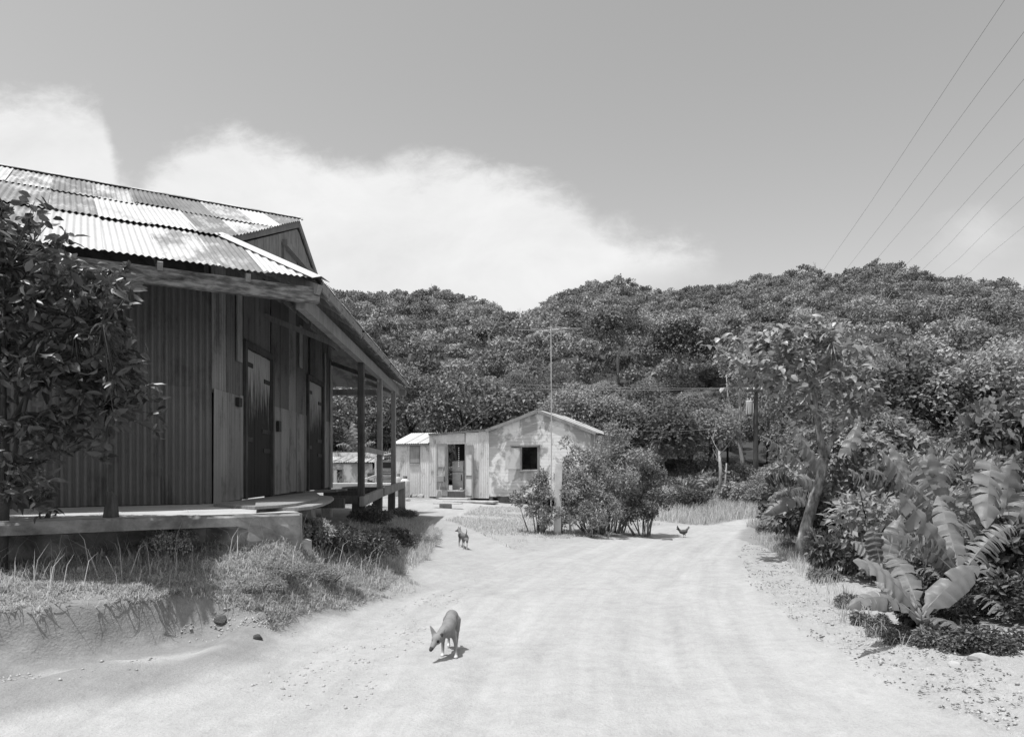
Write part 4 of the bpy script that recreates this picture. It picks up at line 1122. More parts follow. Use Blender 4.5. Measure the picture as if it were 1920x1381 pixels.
# ------------------------------------------------------------------ utility pole, wires
def catenary(p, q, sag, n=14):
    return [p + (q - p) * k - UP * sag * 4 * k * (1 - k) for k in np.linspace(0, 1, n)]
def poles():
    Y = 40.; top = P(1417, 712, Y); b = A(top[0], top[1], H1(top[0], top[1]) - .3)
    t = thing('utility_pole', tuple(b), 'dark wooden utility pole with crossarm and transformer behind the leaning tree', 'utility pole')
    MB().tube([b, top], [.16, .11], 10).build('pole', M['timber_dark'], t)
    ca = P(1417, 733, Y)
    MB().beam(ca + A(-.6, -.15, 0), ca + A(.35, -.15, 0), .1, .12).build('crossarm', M['timber_dark'], t)
    MB().beam(P(1408, 722, Y) + A(0, -.14, 0), P(1426, 741, Y) + A(0, -.14, 0), .03, .04).build('brace', M['timber_grey'], t)
    MB().beam(P(1424, 722, Y) + A(0, -.14, 0), P(1410, 741, Y) + A(0, -.14, 0), .03, .04).build('brace', M['timber_grey'], t)
    for x in (-.5, -.15, .28):
        MB().lathe(ca + A(x, -.15, .05), [(.02, 0), (.05, .03), (.03, .07), (.05, .1), (.02, .14)], 8).build('insulator', M['white_paint'], t)
    c = P(1405, 778, Y)
    tr = MB().lathe(c, [(.16, 0), (.19, .03), (.19, .75), (.15, .82)], 14).build('transformer', M['zinc_bright'], t, smooth=False)
    for k in range(4): MB().obox(c + A(-.26 + .13 * k, -.22, .1), A(.02, 0, 0), A(0, -.05, 0), A(0, 0, .55)).build('cooling_fin', M['zinc_bright'], tr)
    for x in (-.08, .08): MB().lathe(c + A(x, 0, .82), [(.03, 0), (.05, .05), (.03, .12)], 8).build('bushing', M['white_paint'], tr)
    left = [(764, 686, 46, 'upper of two thin power wires running from the pole behind the shack'), (764, 692, 46.2, 'lower of two thin power wires running from the pole behind the shack')]
    for i, (px, py, YY, lab) in enumerate(left):
        p0 = ca + A(-.5 + i * .35, -.15, .17); q = P(px, py, YY); q2 = q + (q - p0) * .6
        o = MB().tube(catenary(p0, q2, .7 + .12 * i, 24), .012, 5).build('power_wire', M['wire_grey'], None); tag(o, lab, 'wire', 'power wires from the utility pole')
    p0 = P(1400, 790, 40); o = MB().tube(catenary(p0, P(1062, 788, 29.5), .5), .008, 4).build('service_wire', M['alu'], None); tag(o, 'thin low wire strung from the pole towards the shack roof', 'wire')
    # high transmission wires crossing the sky at the right
    dirx = (1253 - CX) / F
    ends = [((1820, 95), (1545, 505)), ((1845, 160), (1575, 520)), ((1845, 240), (1640, 490)), ((1845, 340), (1690, 505)), ((1843, 388), (1730, 505)), ((1843, 440), (1762, 515)), ((1843, 487), (1800, 522))]
    names = ['first', 'second', 'third', 'fourth', 'fifth', 'sixth', 'seventh']
    for i, (a, c) in enumerate(ends):
        Z = 62.
        Ya = Z * F / (HY - a[1]); pa = P(*a, Ya); Yc = Z * F / (HY - c[1]); pc = P(*c, Yc)
        d = pc - pa
        o = MB().tube([pa - d * 2.6, pa - d * .6, pa, (pa + pc) / 2 - UP * .6, pc, pc + d * 1.0], .022, 4).build('transmission_wire', M['wire'], None)
        tag(o, f'{names[i]} of seven high wires slanting across the right sky, counted from the left', 'wire', 'transmission wires over the hill')
poles()

# ------------------------------------------------------------------ fence posts, far sheds, parked truck
def misc():
    for px, pt, pb, w, lean, mt, lab in ((1045, 868, 1000, .17, .02, 'white_paint', 'thick pale fence post in front of the bush by the shack'), (1070, 925, 1000, .055, -.05, 'timber_pale', 'thin pale stake just right of the thick fence post'),
                               (1113, 930, 985, .06, .04, 'timber_grey', 'thin grey stake standing inside the bush'), (1128, 955, 993, .07, .55, 'timber_grey', 'fallen stake leaning steeply at the foot of the bush')):
        g = G(px, pb); h = (pb - pt) * g[1] / F
        o = MB().beam(g - UP * .15, g + UP * h + A(lean * h, 0, 0), w, w * .9, up=A(0, 1, 0)).build('fence_post', M[mt], None, bevel=.008); tag(o, lab, 'post', 'old fence posts by the bush')
    g = G(1052, 1000); o = MB().beam(g - UP * .15 + A(0, .1, 0), g + A(-.02, .1, 1.0), .09, .09, up=A(0, 1, 0)).build('fence_post', M['timber_dark'], None, bevel=.006); tag(o, 'short dark post bound to the thick pale fence post', 'post', 'old fence posts by the bush')
    # distant shed seen through the porch
    Y = 37.; gz = .75
    def Q(px, py, dy=0): return P(px, py, Y) + A(0, dy, 0)
    t = thing('distant_shed', (Q(655, 905)[0], Y, gz), 'pale distant shed with a dark doorway seen through the porch posts', 'shed')
    w = MB(); w.obox(Q(600, 908), Q(627, 908) - Q(600, 908), A(0, .06, 0), A(0, 0, 1.1)); w.obox(Q(641, 908), Q(698, 908) - Q(641, 908), A(0, .06, 0), A(0, 0, 1.1)); w.obox(Q(627, 880) + A(0, .0, 0), Q(641, 880) - Q(627, 880), A(0, .06, 0), A(0, 0, .33))
    MB().obox(Q(600, 908, 2.4), Q(698, 908) - Q(600, 908), A(0, .06, 0), A(0, 0, 1.7)).build('rear_wall', M['peel'], t); wo = w.build('wall', M['peel'], t)
    MB().obox(Q(626, 905, -.03), Q(631.5, 905) - Q(626, 905), A(0, .03, 0), A(0, 0, .66)).build('door', M['white_paint'], t)
    MB().beam(Q(642.5, 906, -.02), Q(642.5, 880, -.02), .06, .06, up=A(0, 1, 0)).build('door_frame', M['timber_grey'], t)
    r0 = MB(); r0.beam(Q(600, 869, -.1), Q(698, 869, -.1), .06, .06); ro = r0.build('roof', M['timber_grey'], t)
    x = 600
    while x < 698:
        sheet('roof_sheet', Q(x, 867, -.25), A(1, 0, 0), A(0, 1, .12), .66, 2.7, M['zinc_mid'], ro, lift=.02, seg=4, amp=.018, pitch=.11); x += 22
    t2 = thing('upper_shed', (Q(640, 862)[0], Y + 3, gz), 'second far shed roof with a dark window above the distant shed', 'shed')
    Y2 = Y + 4
    def Q2(px, py): return P(px, py, Y2)
    MB().obox(Q2(600, 905), Q2(735, 905) - Q2(600, 905), A(0, .1, 0), A(0, 0, 1.55)).build('wall', M['peel'], t2)
    MB().obox(Q2(636, 866) + A(0, -.03, 0), Q2(648, 866) - Q2(636, 866), A(0, .03, 0), A(0, 0, .34)).build('window', M['dark_inside'], t2)
    MB().obox(Q2(596, 853) + A(0, -.3, 0), Q2(745, 853) - Q2(596, 853), A(0, 2.2, .2), A(0, 0, .05)).build('roof', M['zinc_mid'], t2)
    # white frame behind the second post
    Y3 = 25.
    t3 = thing('rail_frame', tuple(P(705, 915, Y3)), 'thin white post with a sloping rail behind the porch', 'railing')
    MB().beam(A(*P(705, 0, Y3)[:2], H1(*P(705, 0, Y3)[:2]) - .1), P(704, 852, Y3), .055, .055, up=A(0, 1, 0)).build('post', M['white_paint'], t3)
    MB().beam(P(706, 891, Y3), P(676, 901, Y3 - .6), .04, .07).build('rail', M['white_paint'], t3)
    MB().beam(P(706, 855, Y3), P(735, 850, Y3 + 1.5), .04, .05).build('rail', M['white_paint'], t3)
    # wall / low tank behind
    o = MB().obox(P(612, 921, 24.0), A(1.75, 0, 0), A(0, .5, 0), A(0, 0, .28)).build('low_wall', M['concrete_top'], None, bevel=.02); tag(o, 'low pale wall in the sun behind the porch beams', 'wall')
    # parked truck, front towards the viewer
    Yt = 31.5; c = P(722, 0, Yt); gx, gz = c[0], H1(c[0], Yt)
    t = thing('parked_truck', (gx, Yt + 1, gz), 'old parked truck glimpsed between the porch posts, pale grille forward', 'truck')
    W = 1.6
    bz = gz
    def bx(x0, x1, y0, y1, z0, z1): return MB().obox(A(gx + x0, Yt + y0, bz + z0), A(x1 - x0, 0, 0), A(0, y1 - y0, 0), A(0, 0, z1 - z0))
    bx(-.8, .8, .05, 1.5, .4, .95).build('body', M['timber_dark'], t, bevel=.05)
    MB().hexa([A(gx - .78, Yt + 1.1, bz + .951), A(gx + .78, Yt + 1.1, bz + .951), A(gx + .78, Yt + 2.4, bz + .951), A(gx - .78, Yt + 2.4, bz + .951), A(gx - .65, Yt + 1.55, bz + 1.5), A(gx + .65, Yt + 1.55, bz + 1.5), A(gx + .65, Yt + 2.3, bz + 1.5), A(gx - .65, Yt + 2.3, bz + 1.5)]).build('cab', M['timber_dark'], t, bevel=.03)
    bx(-.6, .6, 1.25, 1.28, 1.05, 1.4).build('windscreen', M['dark_inside'], t)
    bx(-.78, .78, 1.501, 3.6, .45, .9).build('cargo_bed', M['timber_grey'], t, bevel=.03)
    g = bx(-.55, .55, .0, .045, .55, .82).build('grille', M['white_paint'], t)
    for i in range(4): bx(-.5, .5, -.012, -.002, .58 + .06 * i, .605 + .06 * i).build('grille_bar', M['iron'], g)
    bx(-.8, .8, -.06, .02, .38, .50).build('bumper', M['white_paint'], t, bevel=.02)
    for sx in (-1, 1):
        h = MB().tube([A(gx + sx * .62, Yt + .05, bz + .68), A(gx + sx * .62, Yt - .02, bz + .68)], .09, 12).build('headlight', M['alu'], t)
        for yy in (.55, 2.9):
            wv = MB().tube([A(gx + sx * .82, Yt + yy, bz + .30), A(gx + sx * .64, Yt + yy, bz + .30)], .31, 16).build('wheel', M['iron'], t)
misc()

# ------------------------------------------------------------------ foliage generators
def unit(v): return v / np.maximum(np.linalg.norm(v, axis=-1, keepdims=True), 1e-9)
def leaves(pos, dirs, nor, length, width, fold=.25, r=rng):
    """one folded diamond leaf (2 triangles) per position; dirs = leaf axis, nor = face normal hint"""
    n = len(pos); d = unit(dirs); s = unit(np.cross(d, nor)); nn = np.cross(s, d)
    L = (length * r.uniform(.7, 1.25, n))[:, None]; Wd = (width * r.uniform(.75, 1.2, n))[:, None]
    base = pos; tip = pos + d * L; mid = pos + d * L * .45
    a = mid + s * Wd * .5 - nn * Wd * fold * .0; b = mid - s * Wd * .5
    mid_c = fold * Wd * nn
    tip = tip - nn * L * .12
    a = a + mid_c; b = b + mid_c
    V = np.stack([base, a, tip, b], 1).reshape(-1, 3)
    i = np.arange(n) * 4
    Fc = np.concatenate([np.stack([i, i + 1, i + 2], 1), np.stack([i, i + 2, i + 3], 1)])
    return V, Fc
def leaves6(pos, dirs, nor, length, width, fold=.2, r=rng, curl=.25):
    n = len(pos); d = unit(dirs); s = unit(np.cross(d, nor)); nn = np.cross(s, d)
    L = (length * r.uniform(.6, 1.3, n))[:, None]; Wd = (width * r.uniform(.75, 1.2, n))[:, None]; cu = (curl * r.uniform(.2, 1.6, n))[:, None]
    def at(t, w, up): return pos + d * L * t + s * Wd * w + nn * (up * Wd * fold - cu * L * t * t)
    V = np.stack([at(0, 0, 0), at(.32, .46, 1), at(.68, .40, 1), at(1, 0, 0), at(.68, -.40, 1), at(.32, -.46, 1), at(.35, 0, 0), at(.68, 0, 0)], 1).reshape(-1, 3)
    i = np.arange(n) * 8
    q = [(0, 1, 6), (0, 6, 5), (1, 2, 7), (1, 7, 6), (6, 7, 4), (6, 4, 5), (2, 3, 7), (7, 3, 4)]
    return V, np.concatenate([np.stack([i + a, i + b, i + c], 1) for a, b, c in q])
def shell(n, lumps, r=rng, up=.35, inner=.25):
    """points on the shells of overlapping lumps (cx,cy,cz,rx,ry,rz); returns positions and outward normals"""
    lumps = np.array(lumps, float); w = (lumps[:, 3] * lumps[:, 4] + lumps[:, 3] * lumps[:, 5]); k = r.choice(len(lumps), n, p=w / w.sum())
    d = unit(r.normal(size=(n, 3)) + A(0, 0, up)); q = lumps[k]
    rad = 1 - inner * r.random(n) ** 1.5
    return q[:, :3] + d * q[:, 3:] * rad[:, None], d
def crown_lumps(rad, h0, h, n, r):
    L = []
    for i in range(n):
        t = r.random() ** .6; ang = r.uniform(0, 2 * math.pi); rr = rad * math.sqrt(r.random()) * .85
        z = h0 + (h - h0) * (.25 + .75 * math.sqrt(max(0, 1 - (rr / rad) ** 2)) * (.55 + .45 * r.random()))
        s = rad * r.uniform(.22, .42)
        L.append((rr * math.cos(ang), rr * math.sin(ang), z - s * .6, s, s, s * r.uniform(.6, .85)))
    return L
def tree_meshes(seed, rad, h, nleaf, lsize, nl=16, open_=.25):
    r = np.random.default_rng(seed)
    lum = crown_lumps(rad, h * .35, h, nl, r)
    pos, nor = shell(nleaf, lum, r, .45, .35)
    dirs = unit(nor * .5 + r.normal(size=pos.shape) * .6 + A(0, 0, -.25)); nn = unit(nor + r.normal(size=pos.shape) * .55 + A(0, 0, .5))
    V, Fc = leaves(pos, dirs, nn, lsize, lsize * .62, .12, r)
    cm = np_mesh('crown', V, Fc)
    mb = MB(); top = A(r.normal() * .2, r.normal() * .2, h * .55)
    mb.tube([A(0, 0, -.6), A(r.normal() * .1, r.normal() * .1, h * .3), top], [.035 * h * .5, .028 * h * .5, .018 * h * .5], 7)
    for l in lum[:7]:
        e = A(*l[:3]); m = top * .55 + e * .45 - UP * .2
        mb.tube([top * .8, m, e], [.02 * h * .5, .012 * h * .5, .004 * h * .5], 5)
    tm = mb.mesh('trunk', smooth=True)
    return cm, tm, lum

# ------------------------------------------------------------------ forest on the hill
def forest():
    protos = []
    for k in range(9):
        rad = [2.6, 3.2, 2.2, 3.6, 2.8, 3.0, 2.4, 3.4, 2.0][k]; h = [6.5, 7.5, 6.5, 8, 6, 7.5, 7.2, 7.2, 6][k]
        protos.append(tree_meshes(100 + k, rad, h, [4200, 5200, 2600, 3800, 6000, 3400, 3000, 4600, 2400][k], [.27, .22, .33, .30, .19, .28, .36, .24, .30][k], [20, 30, 14, 26, 36, 18, 16, 34, 12][k]))
    bare = M['bark_pale']
    # sites
    r = np.random.default_rng(5); sites = []
    Y = 41.
    while Y < 330:
        step = 2.5 + .0078 * Y; az0, az1 = -.46, .86
        n = int((az1 - az0) * Y / step)
        for i in range(n):
            az = az0 + (az1 - az0) * (i + r.random()) / n; y = Y + r.uniform(-.5, .5) * step
            yr = float(ridgeY(np.array([az]))[0])
            if y > yr + 10: continue
            x = az * y
            sites.append((x, y))
        Y += step * .82
    sites = np.array(sites)
    keep = ~((sites[:, 1] < 44) & (np.abs(sites[:, 0] - 13.5) < 2.0))
    keep &= ~((sites[:, 0] < -3.5) & (sites[:, 0] > -12) & (sites[:, 1] < 46.5))
    pxs = CX + F * sites[:, 0] / sites[:, 1]; keep &= ~((sites[:, 1] < 47) & (pxs > 1340) & (pxs < 1460))
    sites = sites[keep]; z = H(sites[:, 0], sites[:, 1]); order = np.argsort(sites[:, 1]); sites = sites[order]; z = z[order]
    N = 290
    near, zn = sites[:N], z[:N]
    lab = ['leafy broad-crowned tree in the dense wood covering the hillside']
    for (x, y), zz in zip(near, zn):
        k = rnd.randrange(9); cm, tm, _ = protos[k]; sc = rnd.uniform(.45, .8) if y < 52 else rnd.uniform(.38, .68)
        t = bpy.data.objects.new('forest_tree', None); COL.objects.link(t); t.location = (x, y, zz - .2); t.scale = (sc * rnd.uniform(.9, 1.1), sc, sc * rnd.uniform(.85, 1.15)); t.rotation_euler = (0, 0, rnd.uniform(0, 6.28))
        tag(t, lab[0], 'tree', 'trees of the wooded hillside')
        place('crown', cm, M['leaf_forest'], t); place('trunk', tm, M['bark_pale' if rnd.random() < .4 else 'bark_dark'], t)
    # the rest, one mass
    rest, zr = sites[N:], z[N:]
    print('far trees', len(rest))
    Vs, Fs, T = [], [], []; off = 0
    r = np.random.default_rng(9)
    lowp = []
    for k in range(10):
        rr = np.random.default_rng(300 + k); lum = crown_lumps(rr.uniform(2.3, 3.6), 1.5, rr.uniform(4.5, 7), 11, rr)
        pos, nor = shell(360 if k < 5 else 200, lum, rr, .5, .2)
        dirs = unit(nor * .3 + rr.normal(size=pos.shape) * .7); nn = unit(nor + rr.normal(size=pos.shape) * .5 + A(0, 0, .4))
        lowp.append(leaves(pos, dirs, nn, .55 if k < 5 else .8, .42 if k < 5 else .6, .1, rr))
    for (x, y), zz in zip(rest, zr):
        V, Fc = lowp[r.integers(5) + (5 if y > 130 else 0)]; sc = r.uniform(.42, .82)
        an = r.uniform(0, 6.28); c, s_ = math.cos(an), math.sin(an)
        W_ = V @ np.array([[c, s_, 0], [-s_, c, 0], [0, 0, 1]]) * A(sc, sc, sc * r.uniform(.8, 1.2)) + A(x, y, zz - .2)
        Vs.append(W_.astype(np.float32)); Fs.append(Fc + off); T.append(np.full(len(V), r.random(), np.float32)); off += len(V)
    me = np_mesh('far_forest', np.concatenate(Vs), np.concatenate(Fs), False, {'tone': ('POINT', np.concatenate(T))})
    o = place('far_forest', me, M['leaf_far']); tag(o, 'far tree canopy covering the upper slopes and ridge of the hill', 'forest', kind='stuff')
    mb = MB()
    for i in range(60):
        j = r.integers(len(rest)); x, y = rest[j]; zz = zr[j]; hh = r.uniform(3.5, 6.5); q = A(x + 1.5, y - 1.5, zz)
        mb.tube([q, q + A(r.normal() * .3, 0, hh * .6), q + A(r.normal() * .6, 0, hh)], [.14, .1, .04], 4)
        mb.tube([q + A(0, 0, hh * .5), q + A(r.normal() * 1.0, 0, hh * .95)], [.07, .03], 4)
    o = mb.build('bare_trunks', M['bark_pale'], None); tag(o, 'pale bare trunks showing here and there in the far canopy', 'trunks', kind='stuff')
    # particular trees one can pick out
    def special(px, pyb, pyt, Y, k, rad, label, mat, crown=True, tmat='bark_pale', zscale=1.):
        b = P(px, pyb, Y); b[2] = min(b[2], H1(b[0], b[1])) if Y < 45 else b[2]
        h = (EYE + (HY - pyt) * Y / F) - b[2]; cm, tm, lum = protos[k]
        hp = [6.5, 7.5, 6.5, 8, 6, 7.5, 7.2, 7.2, 6][k]; rp = [2.6, 3.2, 2.2, 3.6, 2.8, 3.0, 2.4, 3.4, 2.0][k]
        t = bpy.data.objects.new('tall_tree', None); COL.objects.link(t); t.location = tuple(b); t.scale = (rad / rp, rad / rp, h / hp); t.rotation_euler = (0, 0, rnd.uniform(0, 6))
        tag(t, label, 'tree')
        place('crown', cm, mat, t); place('trunk', tm, M[tmat], t)
    special(1275, 745, 600, 66, 3, 3.6, 'tall dark tree with a pale trunk standing out on the lower hillside', M['leaf_dark'])
    special(1160, 720, 560, 74, 5, 4.0, 'rounded bright tree halfway up the hill behind the antenna', M['leaf_forest'])
    special(870, 900, 690, 44, 7, 3.4, 'broad glossy tree directly behind the shack roof', M['leaf_shrub'], tmat='bark_dark')
    special(770, 900, 690, 46, 1, 3.0, 'tree with drooping crown behind the end of the porch roof', M['leaf_forest'], tmat='bark_dark')
    special(980, 900, 720, 44, 0, 3.0, 'leafy tree behind the gable of the shack', M['leaf_shrub'], tmat='bark_dark')
    special(1230, 950, 745, 40, 5, 2.9, 'leafy tree growing right behind the big bush', M['leaf_forest'], tmat='bark_dark')
    special(1150, 930, 740, 42, 1, 2.6, 'dense tree between the shack and the wooded hill', M['leaf_forest'], tmat='bark_dark')
    special(1500, 900, 700, 45, 7, 3.0, 'tree standing behind the utility pole', M['leaf_forest'], tmat='bark_dark')
    special(1640, 920, 690, 30, 3, 3.2, 'large dark tree behind the banana plants', M['leaf_dark'], tmat='bark_dark')
    special(1780, 930, 660, 30, 5, 3.2, 'tall leafy tree at the right behind the banana plants', M['leaf_forest'], tmat='bark_dark')
    special(1900, 930, 640, 27, 1, 3.0, 'leafy tree at the right edge behind the banana plants', M['leaf_forest'], tmat='bark_dark')
    special(660, 900, 720, 44, 7, 3.2, 'bright tree seen through the porch posts', M['leaf_shrub'], tmat='bark_dark')
    return protos
M['leaf_dark'] = leafmat('leaf_dark', .035, .075, .5, .15, .4, .1)
PROTO = forest()
def right_growth():
    r = np.random.default_rng(91)
    for i in range(40):
        y = r.uniform(16, 31); lim = 7.6 + .17 * max(0, y - 14); x = lim + r.uniform(.3, 11); px_ = CX + F * x / y
        if 1380 < px_ < 1450 or (1395 < px_ < 1600 and y < 17): continue
        k = int(r.integers(9)); cm, tm, _ = PROTO[k]; sc = r.uniform(.42, .66)
        t = bpy.data.objects.new('young_tree', None); COL.objects.link(t); t.location = (x, y, H1(x, y) - .9); t.scale = (sc, sc, sc); t.rotation_euler = (0, 0, r.uniform(0, 6))
        tag(t, 'young tree in the tangle between the banana plants and the hill', 'tree', 'young trees right of the road')
        place('crown', cm, M['leaf_forest'], t); place('trunk', tm, M['bark_dark'], t)
right_growth()

def bare_tree(pts_list, label, mat='bark_pale', twigs=26, Y=38., seed=1, crown_box=None, nl=0, lm='leaf_pale', lsize=.2):
    r = np.random.default_rng(seed)
    base = P(*pts_list[0][0][0], Y); 
    base[2] = H1(base[0], base[1])
    t = thing('slender_tree', tuple(base), label, 'tree')
    mb = MB(); ends = []
    for pl, r0, r1 in pts_list:
        q = [P(x, y, Y) + A(0, .15 * i, 0) for i, (x, y) in enumerate(pl)]
        if pl is pts_list[0][0]: q[0][2] = min(q[0][2], base[2]) - .2
        mb.tube(q, list(np.linspace(r0, r1, len(q))), 7); ends.append(q)
    for i in range(twigs):
        q = ends[r.integers(len(ends))]; k = r.uniform(.45, 1) * (len(q) - 1); j = min(int(k), len(q) - 2); p = q[j] + (q[j + 1] - q[j]) * (k - j)
        d = unit(A(r.normal(), r.normal() * .6, abs(r.normal()) * .8 + .2)); l = r.uniform(.5, 1.4)
        mb.tube([p, p + d * l * .5 + A(0, 0, .04), p + d * l + A(0, 0, .18)], [.02, .013, .004], 4); ends.append([p, p + d * l])
    mb.build('trunk', M[mat], t, smooth=True)
    if nl:
        pos = []
        for i in range(nl):
            q = ends[r.integers(len(pts_list), len(ends))]; pos.append(q[0] + (q[-1] - q[0]) * r.uniform(.4, 1.15) + r.normal(size=3) * .12)
        pos = np.array(pos); nor = unit(r.normal(size=pos.shape) * .6 + A(0, 0, 1)); V, Fc = leaves(pos, unit(r.normal(size=pos.shape) + A(0, 0, -.3)), nor, lsize, lsize * .55, .2, r)
        me = np_mesh('crown', V - base, Fc); place('crown', me, M[lm], t)
bare_tree([([(1394, 930), (1393, 860), (1388, 820), (1392, 760), (1390, 700), (1391, 660)], .14, .04), ([(1389, 822), (1378, 790), (1368, 745), (1366, 700)], .08, .02), ([(1392, 770), (1404, 740), (1408, 700)], .05, .015)],
          'slender pale-barked tree with thin foliage left of the utility pole', Y=42, seed=3, twigs=40, nl=900, lm='leaf_pale', lsize=.16)
bare_tree([([(1350, 935), (1353, 880), (1352, 845)], .10, .05)], 'pale dead trunk by the grassy bank at the road bend', Y=31, seed=4, twigs=3)
bare_tree([([(1356, 935), (1362, 900), (1366, 868)], .05, .03)], 'thin pale leaning dead stem beside the dead trunk at the bend', Y=31, seed=5, twigs=2)
bare_tree([([(1800, 760), (1806, 720), (1812, 670)], .16, .07)], 'white dead trunk standing high on the right hillside', Y=70, seed=6, twigs=7)

# ------------------------------------------------------------------ shrubs
def shrub_mesh(seed, nleaf, lsize, nl=12, ratio=.5, spread=.45, up=.3, upright=0.):
    r = np.random.default_rng(seed); lum = []
    for i in range(nl):
        an = r.uniform(0, 6.28); rr = math.sqrt(r.random()) * .72; z = .25 + .6 * r.random() * (1 - .5 * rr); s = r.uniform(.2, .36)
        lum.append((rr * math.cos(an), rr * math.sin(an), z, s, s, s * .8))
    pos, nor = shell(nleaf, lum, r, up, .5); pos[:, 2] = np.abs(pos[:, 2])
    dirs = unit(nor * .6 + r.normal(size=pos.shape) * spread + A(0, 0, -.15 + upright)); nn = unit(nor * .6 + r.normal(size=pos.shape) * .5 + A(0, 0, .6))
    V, Fc = leaves(pos, dirs, nn, lsize, lsize * ratio, .2, r); cm = np_mesh('foliage', V, Fc)
    mb = MB()
    for l in lum[:9]:
        e = A(*l[:3]); mb.tube([A(l[0] * .12, l[1] * .12, -.08), A(l[0] * .5, l[1] * .5, l[2] * .55), e], [.025, .016, .005], 5)
    for i in range(10):
        l = lum[r.integers(len(lum))]; e = A(*l[:3]); d = unit(A(r.normal(), r.normal(), abs(r.normal()) + .5)); mb.tube([e, e + d * .45], [.008, .003], 4)
    return cm, mb.mesh('stem', smooth=True)
SH = [shrub_mesh(1, 2600, .11), shrub_mesh(2, 2200, .13, 14), shrub_mesh(3, 3000, .09, 16), shrub_mesh(4, 1500, .20, 12, .42), shrub_mesh(5, 3600, .07, 18, .4, .7)]
def shrub(x, y, rx, h, k, mat, label, group=None, ry=None, z=None, name='shrub'):
    t = bpy.data.objects.new(name, None); COL.objects.link(t); t.location = (x, y, (H1(x, y) if z is None else z) - .03); t.scale = (rx, ry or rx, h); t.rotation_euler = (0, 0, rnd.uniform(-.5, .5))
    tag(t, label, 'shrub' if name == 'shrub' else 'plant', group)
    place('foliage', SH[k][0], M[mat], t); place('stem', SH[k][1], M['bark_dark'], t); return t
def shrubs():
    # big loose bush between the shack and the road, built from several stems
    def world_bush(label, lumps, nleaf, lsize, mat, seed, sprays=24, ratio=.45):
        r = np.random.default_rng(seed); L = []
        for px, py, Y, rad in lumps:
            p = P(px, py, Y)
            for k in range(5):
                q = p + r.normal(size=3) * rad * .42; s_ = rad * r.uniform(.4, .62); L.append((*q, s_, s_, s_ * .85))
        base = A(np.mean([l[0] for l in L]), np.mean([l[1] for l in L]), 0); base[2] = H1(base[0], base[1])
        pos, nor = shell(nleaf, L, r, .3, .6)
        ends = []; mb = MB()
        for l in L[::2]:
            e = A(*l[:3]); g = base + (e - base) * A(.45, .45, 0); g[2] = H1(g[0], g[1]) - .05; mb.tube([g, (g + e) / 2 + r.normal(size=3) * .08, e], [.022, .014, .006], 5)
        sp = []
        for k in range(sprays):
            l = L[r.integers(len(L))]; e = A(*l[:3]); d = unit(A(r.normal(), r.normal() * .6, abs(r.normal()) * .9 + .5)); ln = l[3] * r.uniform(1.3, 2.1)
            mb.tube([e, e + d * ln * .6, e + d * ln + A(0, 0, -.05)], [.009, .006, .002], 4)
            for q in range(12): sp.append(e + d * ln * r.uniform(.4, 1) + r.normal(size=3) * .03)
        pos = np.concatenate([pos, np.array(sp)]); nor = np.concatenate([nor, unit(r.normal(size=(len(sp), 3)))])
        keep = pos[:, 2] > H(pos[:, 0], pos[:, 1]) + .02; pos, nor = pos[keep], nor[keep]
        dirs = unit(nor * .4 + r.normal(size=pos.shape) * .7); nn = unit(nor * .5 + r.normal(size=pos.shape) * .6 + A(0, 0, .5))
        V, Fc = leaves(pos, dirs, nn, lsize, lsize * ratio, .2, r)
        t = thing('bush', tuple(base), label, 'bush', 'bushes in front of the shack')
        place('foliage', np_mesh('foliage', V - base, Fc), M[mat], t); mb.build('stem', M['bark'], t, smooth=True)
    world_bush('low pale bush left of the thick fence post before the shack', [(1000, 955, 17.6, .34), (985, 930, 17.9, .3), (1015, 930, 17.8, .34), (1008, 900, 18.0, .3), (1022, 962, 17.7, .26)], 3800, .075, 'leaf_pale', 201, 18)
    world_bush('large airy bush covering the right corner of the shack', [(1075, 900, 18.2, .45), (1070, 860, 18.5, .35), (1110, 870, 18.5, .5), (1100, 920, 18, .5), (1150, 850, 18.8, .5), (1150, 900, 18.4, .55), (1185, 870, 19, .5), (1140, 815, 19, .3), (1170, 815, 19.2, .34), (1200, 920, 18.6, .5), (1125, 950, 17.8, .4), (1165, 955, 18, .35), (1060, 940, 17.8, .4), (1215, 850, 19.4, .4), (1062, 965, 18.3, .26), (1080, 965, 18.1, .32)], 13500, .085, 'leaf_pale', 202, 70)
    world_bush('dark dense bush at the road edge right of the airy one', [(1200, 945, 18.6, .4), (1222, 920, 19, .42), (1215, 960, 18.3, .3), (1180, 955, 18.2, .4), (1228, 880, 19.6, .4)], 5200, .085, 'leaf_shrub', 203, 16)
    world_bush('small leafy bush low in front of the airy one beside the stakes', [(1090, 965, 17.4, .28), (1110, 970, 17.2, .25), (1145, 968, 17.4, .3)], 2200, .07, 'leaf_pale', 204, 8)
    # row behind the road bend
    r = np.random.default_rng(21)
    for i in range(26):
        x = r.uniform(4.2, 12.5); y = r.uniform(28.5, 36); q_ = r.uniform(.8, 1.5); shrub(x, y, q_, q_ * r.uniform(.8, 1.2), int(r.choice([0, 1, 2, 4])), r.choice(['leaf_shrub', 'leaf_forest', 'leaf_pale']), 'shrub in the thicket beyond the bend of the road', 'thicket beyond the road bend')
    for i in range(16):
        x = r.uniform(-12, 4); y = r.uniform(38, 43); shrub(x, y, r.uniform(1.2, 2), r.uniform(1.4, 3.0), int(r.choice([0, 1, 2])), 'leaf_shrub', 'shrub at the foot of the hill behind the shack', 'shrubs behind the shack')
    for i in range(16):
        x = r.uniform(9, 19); y = r.uniform(37.5, 46); q_ = r.uniform(1.4, 2.2); shrub(x, y, q_, q_ * .9, int(r.choice([2, 4])), 'leaf_shrub', 'shrub at the foot of the hill near the utility pole', 'shrubs round the utility pole')
